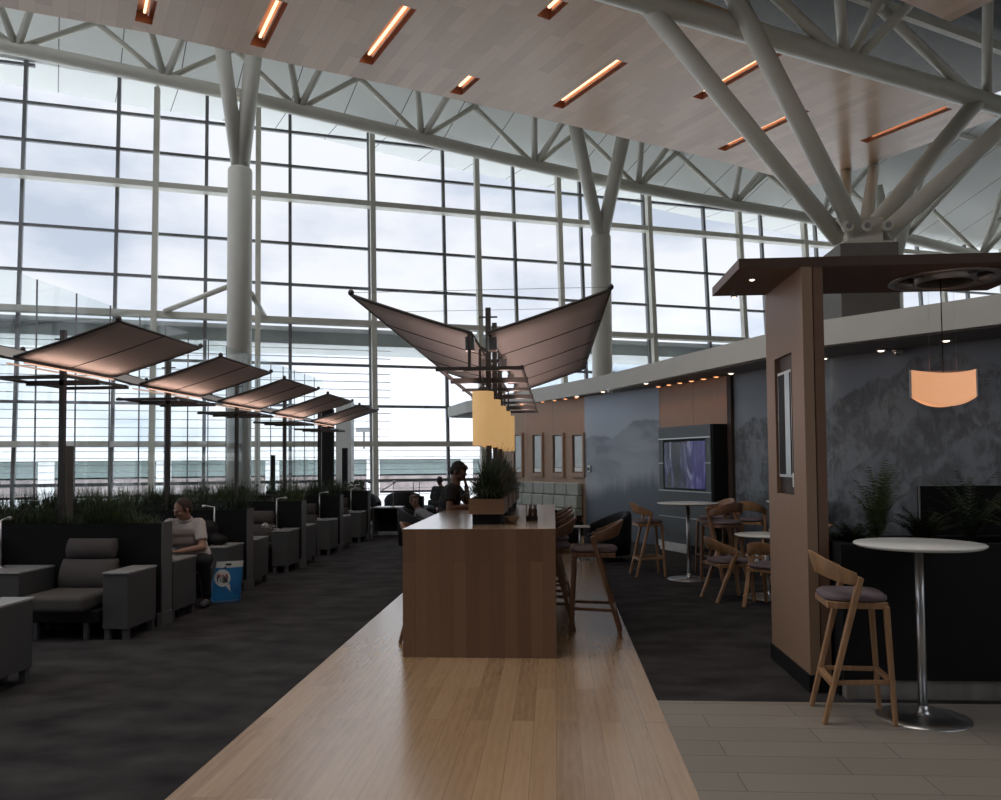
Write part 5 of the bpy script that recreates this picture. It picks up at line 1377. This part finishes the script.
m = MB().strip([[(p[0], p[1] * 1.02, p[2]) for p in rows[0]], [(p[0] * 1.01, p[1] * 1.03, .03) for p in rows[1]]], True, True); m.f.append(tuple(range(24))); m.sm.append(False); m.build('white_bottom_band', BAGW, bg)
m = MB(); c0 = (-.055, .285); n = 28
ring_ = [on_bag(c0[0] + .088 * cos(2 * pi * i / n), c0[1] + .098 * sin(2 * pi * i / n)) for i in range(n)]
m.add([on_bag(*c0, .005)] + ring_, [(0, 1 + i, 1 + (i + 1) % n) for i in range(n)]); m.add([on_bag(-.02, .20), on_bag(.025, .215), on_bag(.035, .125)], [(0, 1, 2)])
m.build('speech_bubble', BAGW, bg, fix=False)
m = MB()
def glyph(ch, x, z, w, h):
    segs = {'T': [((0, 1), (1, 1)), ((.5, 1), (.5, 0))], 'Y': [((0, 1), (.5, .5)), ((1, 1), (.5, .5)), ((.5, .5), (.5, 0))], 'L': [((0, 1), (0, 0)), ((0, 0), (1, 0))], 'E': [((0, 1), (0, 0)), ((0, 1), (1, 1)), ((0, .5), (.8, .5)), ((0, 0), (1, 0))],
            'S': [((1, 1), (0, 1)), ((0, 1), (0, .5)), ((0, .5), (1, .5)), ((1, .5), (1, 0)), ((1, 0), (0, 0))], 'I': [((.5, 1), (.5, 0))], 'R': [((0, 0), (0, 1)), ((0, 1), (1, 1)), ((1, 1), (1, .5)), ((1, .5), (0, .5)), ((.4, .5), (1, 0))], 'B': [((0, 0), (0, 1)), ((0, 1), (1, 1)), ((1, 1), (1, 0)), ((1, 0), (0, 0)), ((0, .5), (1, .5))]}
    for (a, b), (c, d) in segs[ch]: m.bar(on_bag(x + a * w, z + b * h, .009), on_bag(x + c * w, z + d * h, .009), .010, .004, up=(0, 1, 0))
for i, ch in enumerate('TIBE'): glyph(ch, -.118 + i * .034, .245, .024, .042)
m.build('lettering', DOT, bg)
m = MB()
for i, ch in enumerate('SILE'): glyph(ch, -.100 + i * .028, .305, .017, .020)
m.build('lettering', REDP, bg)
m = MB()
for i in range(5): m.bar(on_bag(.03 + i * .018, .17 - .01 * i, .006), on_bag(.06 + i * .016, .24 - .03 * i, .006), .008, .003, up=(0, 1, 0))
m.build('squiggle_print', DBLUE, bg)
m = MB(); m.bar(on_bag(-.02, .44, .008), on_bag(.045, .44, .008), .016, .006, up=(0, 1, 0)); m.bar(on_bag(-.035, .405, .008), on_bag(-.01, .405, .008), .012, .006, up=(0, 1, 0)); m.build('handle_slot', DOT, bg)
# black coat and bag on the lounge arm behind the man
def lump(name, label, cat, loc, parts, m, v=.02):
    mb = MB()
    for c, r_ in parts: mb.ball(c, r_)
    o = mb.build(name, m, None); o.location = loc; remesh(o, v, 6); return tag(o, label, cat)
lump('backpack', 'slumped black backpack on the lounge chair behind the seated man in the pale shirt', 'bag', (BX - .42, BY[1] - .36, .62), [((0, 0, .10), (.20, .15, .12)), ((.08, 0, .18), (.12, .11, .12)), ((-.13, .02, .10), (.14, .12, .10)), ((.20, -.02, .06), (.13, .1, .07))], BLACK_FABRIC)
# wheeled suitcase by the window
sp_ = at_d(416, 506, 22.5)
su = thing('suitcase', 'black wheeled suitcase with a raised handle by the window', 'suitcase', (sp_.x, sp_.y, 0))
MB().box(-.22, .22, -.13, .13, .05, .66).build('shell', BLACK_FABRIC, su, bevel=.03, segs=3)
h_ = MB(); h_.tube([(-.09, .08, .66), (-.09, .08, 1.06), (.09, .08, 1.06), (.09, .08, .66)], .012, 8); h_.build('handle', METAL_DULL, su)
for x in (-.17, .17): MB().tube([(x - .015, .0, .028), (x + .015, .0, .028)], .028, 14).build('wheel', BLACK, su)
# silverware-like trail and items by the booths end
t = tag(MB().box(-.30, .30, -.05, .05, 0, .03).build('floor_rail', METAL, None, bevel=.006), 'short shiny metal rail on the floor by the black armchairs', 'rail'); q = at_z(399, 526, 0); t.location = (q.x, q.y, 0.0)
# tall black display posts behind the booths
for i, (x, w_, top, dep) in enumerate(((326, 16, 409, 21.5), (345, 5, 448, 20.5), (273, 3, 455, 18.5), (66, 9, 446, 9.3))):
    p = at_d(x, 500, dep); zt = at_d(x, top, dep).z; w = w_ * dep / F
    o = thing('display_post', ['wide black post beyond the grass, below the farthest canopy', 'narrow black post right of the wide one', 'thin dark post between the second and third canopy posts', 'stout dark grey post beside the nearest canopy post'][i], 'post', (p.x, p.y, 0))
    MB().box(-w / 2, w / 2, -.06, .06, 0.02, zt).build('body', BLACK if i < 3 else CONCRETE, o, bevel=.004); MB().box(-w / 2 - .05, w / 2 + .05, -.12, .12, 0, .02).build('base_plate', METAL_DULL, o)
p = at_d(345, 450, 25.0); o = thing('pale_pillar', 'pale grey square pillar by the glass right of the black posts', 'pillar', (p.x, p.y, 0))
MB().box(-.24, .24, -.2, .2, 0, at_d(345, 401, 25).z).build('shaft', WHITE_LAM, o, bevel=.01)
for i, (x, y_, w_l) in enumerate(((351, 483, 'left one'), (363, 484, 'right one'))):
    p = at_y(x, 500, 17.3); o = thing('potted_plant', 'dark leafy plant in a black box past the farthest planter partition, ' + w_l, 'plant', (p.x, 17.3, 0))
    MB().box(-.14, .14, -.12, .12, 0, .95).build('pot', BLACK, o, bevel=.01); g = MB(); rnd = random.Random(i + 5)
    for j in range(16):
        a = rnd.uniform(0, 2 * pi); e_l = rnd.uniform(.1, .9); c_ = V((0, 0, .95)); t1 = c_ + V((cos(a) * e_l * .2, sin(a) * e_l * .2, .10 + rnd.uniform(0, .16))); g.tube([c_, t1], .004, 5); g.ball(t1, (.04, .04, .022), None, 8, 6)
    g.build('foliage', GRASS_D, o)
# ------------------------------------------------------------------ outside the glass
APRON = mat('pale_concrete_apron', (.60, .60, .58), .9, var=.12, scale=.2)
o = MB().prism([(-400, 60), (400, 60), (500, 600), (-500, 600)], -6.2, -6); 
mb = MB(); e1 = GW0 + GN * 1.0
pts = [e1 + GU * -200, e1 + GU * 250, e1 + GU * 400 + GN * 500, e1 + GU * -400 + GN * 500]
o = MB().prism([(p.x, p.y) for p in pts], -6.2, -6).build('ground', APRON, None); struct(o, 'pale airport apron outside the glass')
CLAD = mat('white_ribbed_cladding', (.78, .78, .77), .6, var=.04, scale=.5)
GLZ = mat('green_tinted_glazing_band', (.20, .245, .235), .2, var=.1, scale=.6)
BRK = mat('brick_and_steel_windows', (.30, .25, .24), .8, var=.4, scale=.8)
DGR = mat('dark_roof_edge', (.12, .13, .13), .7)
def face_pt(s, off, z): return GW0 + GU * s + GN * off + V((0, 0, z))
def blk(s0, s1, o0, o1, z0, z1, nm, m, par):
    a = [face_pt(s, o_, 0) - par.location for s, o_ in ((s0, o0), (s1, o0), (s1, o1), (s0, o1))]
    mb = MB().prism([(p.x, p.y) for p in a], z0 - par.location.z, z1 - par.location.z); return mb.build(nm, m, par)
b1 = thing('terminal_building', 'long low pale terminal building with a green glazed band across the apron', 'building', tuple(face_pt(-6, 45, -6)))
blk(-60, 60, 45, 60, -6, -1.2, 'lower_storey', CLAD, b1)
blk(-60, 60, 44.9, 60, -1.0, .4, 'window_band', BRK, b1)
blk(-60, 60, 44.9, 60, .55, 1.9, 'glazed_band', GLZ, b1); blk(-60, 60, 44.4, 60.5, 1.95, 2.9, 'roof_edge', CLAD, b1)
i = 0
for s in range(-58, 60, 9):
    blk(s, s + 1.2, 44.7, 45, -6, 1.9, 'pilaster', CLAD, b1)
b2 = thing('office_block', 'pale blue grey office block seen high through the glass right of the middle column', 'building', tuple(face_pt(52, 60, -6)))
FAINT = mat('pale_blue_grey_facade', (.40, .46, .50), .5, var=.05, scale=.3)
for s0, s1, z1 in ((35, 62, 15.5), (47, 56, 16.8), (62, 80, 13.0)): blk(s0, s1, 62, 80, -6, z1, 'wing', FAINT, b2)
for z in (3, 6, 9, 12): blk(36, 79, 61.8, 62.0, z, z + 1.1, 'window_row', mat('facade_window_strip', (.25, .32, .36), .3) if z == 3 else MATS['facade_window_strip'], b2)
# sun-shading louvres hung outside the glass
lv = thing('louvre_screen', 'bank of thin white horizontal louvres outside the left half of the glass wall', 'louvres', tuple(face_pt(-14, .9, 0)))
LOUV = mat('pale_grey_louvre_blade', (.60, .61, .61), .5, var=.03)
def louv(par, s0, s1, z0, z1, dz, d=.9):
    z = z0
    while z < z1:
        p = face_pt(s0, d, z) - par.location; q = face_pt(s1, d, z) - par.location
        MB().bar(p, q, .14, .022).build('blade', LOUV, par); z += dz
louv(lv, -26, -.2, 2.6, 5.9, .30)
lw = thing('louvre_screen', 'low row of pale horizontal rails outside the lower panes of the glass wall', 'louvres', tuple(face_pt(0, .9, 0)))
louv(lw, -26, 40, .15, 2.1, .24)
cp = thing('outdoor_canopy', 'grey green glazed canopy running outside just below the white transom', 'canopy', tuple(face_pt(-10, .8, 5.9)))
blk(-27, 16, .7, 3.6, 6.05, 6.62, 'glazed_deck', mat('pale_green_glazed_deck', (.46, .51, .49), .4, var=.12, scale=.8), cp); blk(-27, 43, .55, .7, 6.5, 6.66, 'edge_beam', LOUV, cp)
s = -25
while s < -24:
    MB().bar(face_pt(s, .7, 5.9) - cp.location, face_pt(s, 3.6, 5.9) - cp.location, .10, .12).build('rafter', MULLION, cp); s += 2.86
# apron mast
ms = thing('lighting_mast', 'thin lattice mast standing far out on the apron', 'mast', tuple(at_d(364, 462, 110) - V((0, 0, 7.6))))
zt = at_d(364, 432, 110).z - ms.location.z
MB().bar((0, 0, 0), (0, 0, zt), .5, .5, w2=.25, h2=.25).build('pole', MULLION, ms); MB().box(-1, 1, -.5, .5, zt, zt + .6).build('lamp_rack', MULLION, ms)

# ------------------------------------------------------------------ walls out of view; the rear one is added to block light
struct(MB().box(-34, 34, -12.2, -12, 0, 18).build('blocker_wall_back', mat('dark_grey_light_blocker', (.12, .115, .11), .8)), 'added dark wall behind the viewer, blocking light from the rear')
struct(MB().box(34, 34.2, -12, 44, -6, 20).build('wall_right', FASCIA), 'plain side wall of the hall beyond the counter')
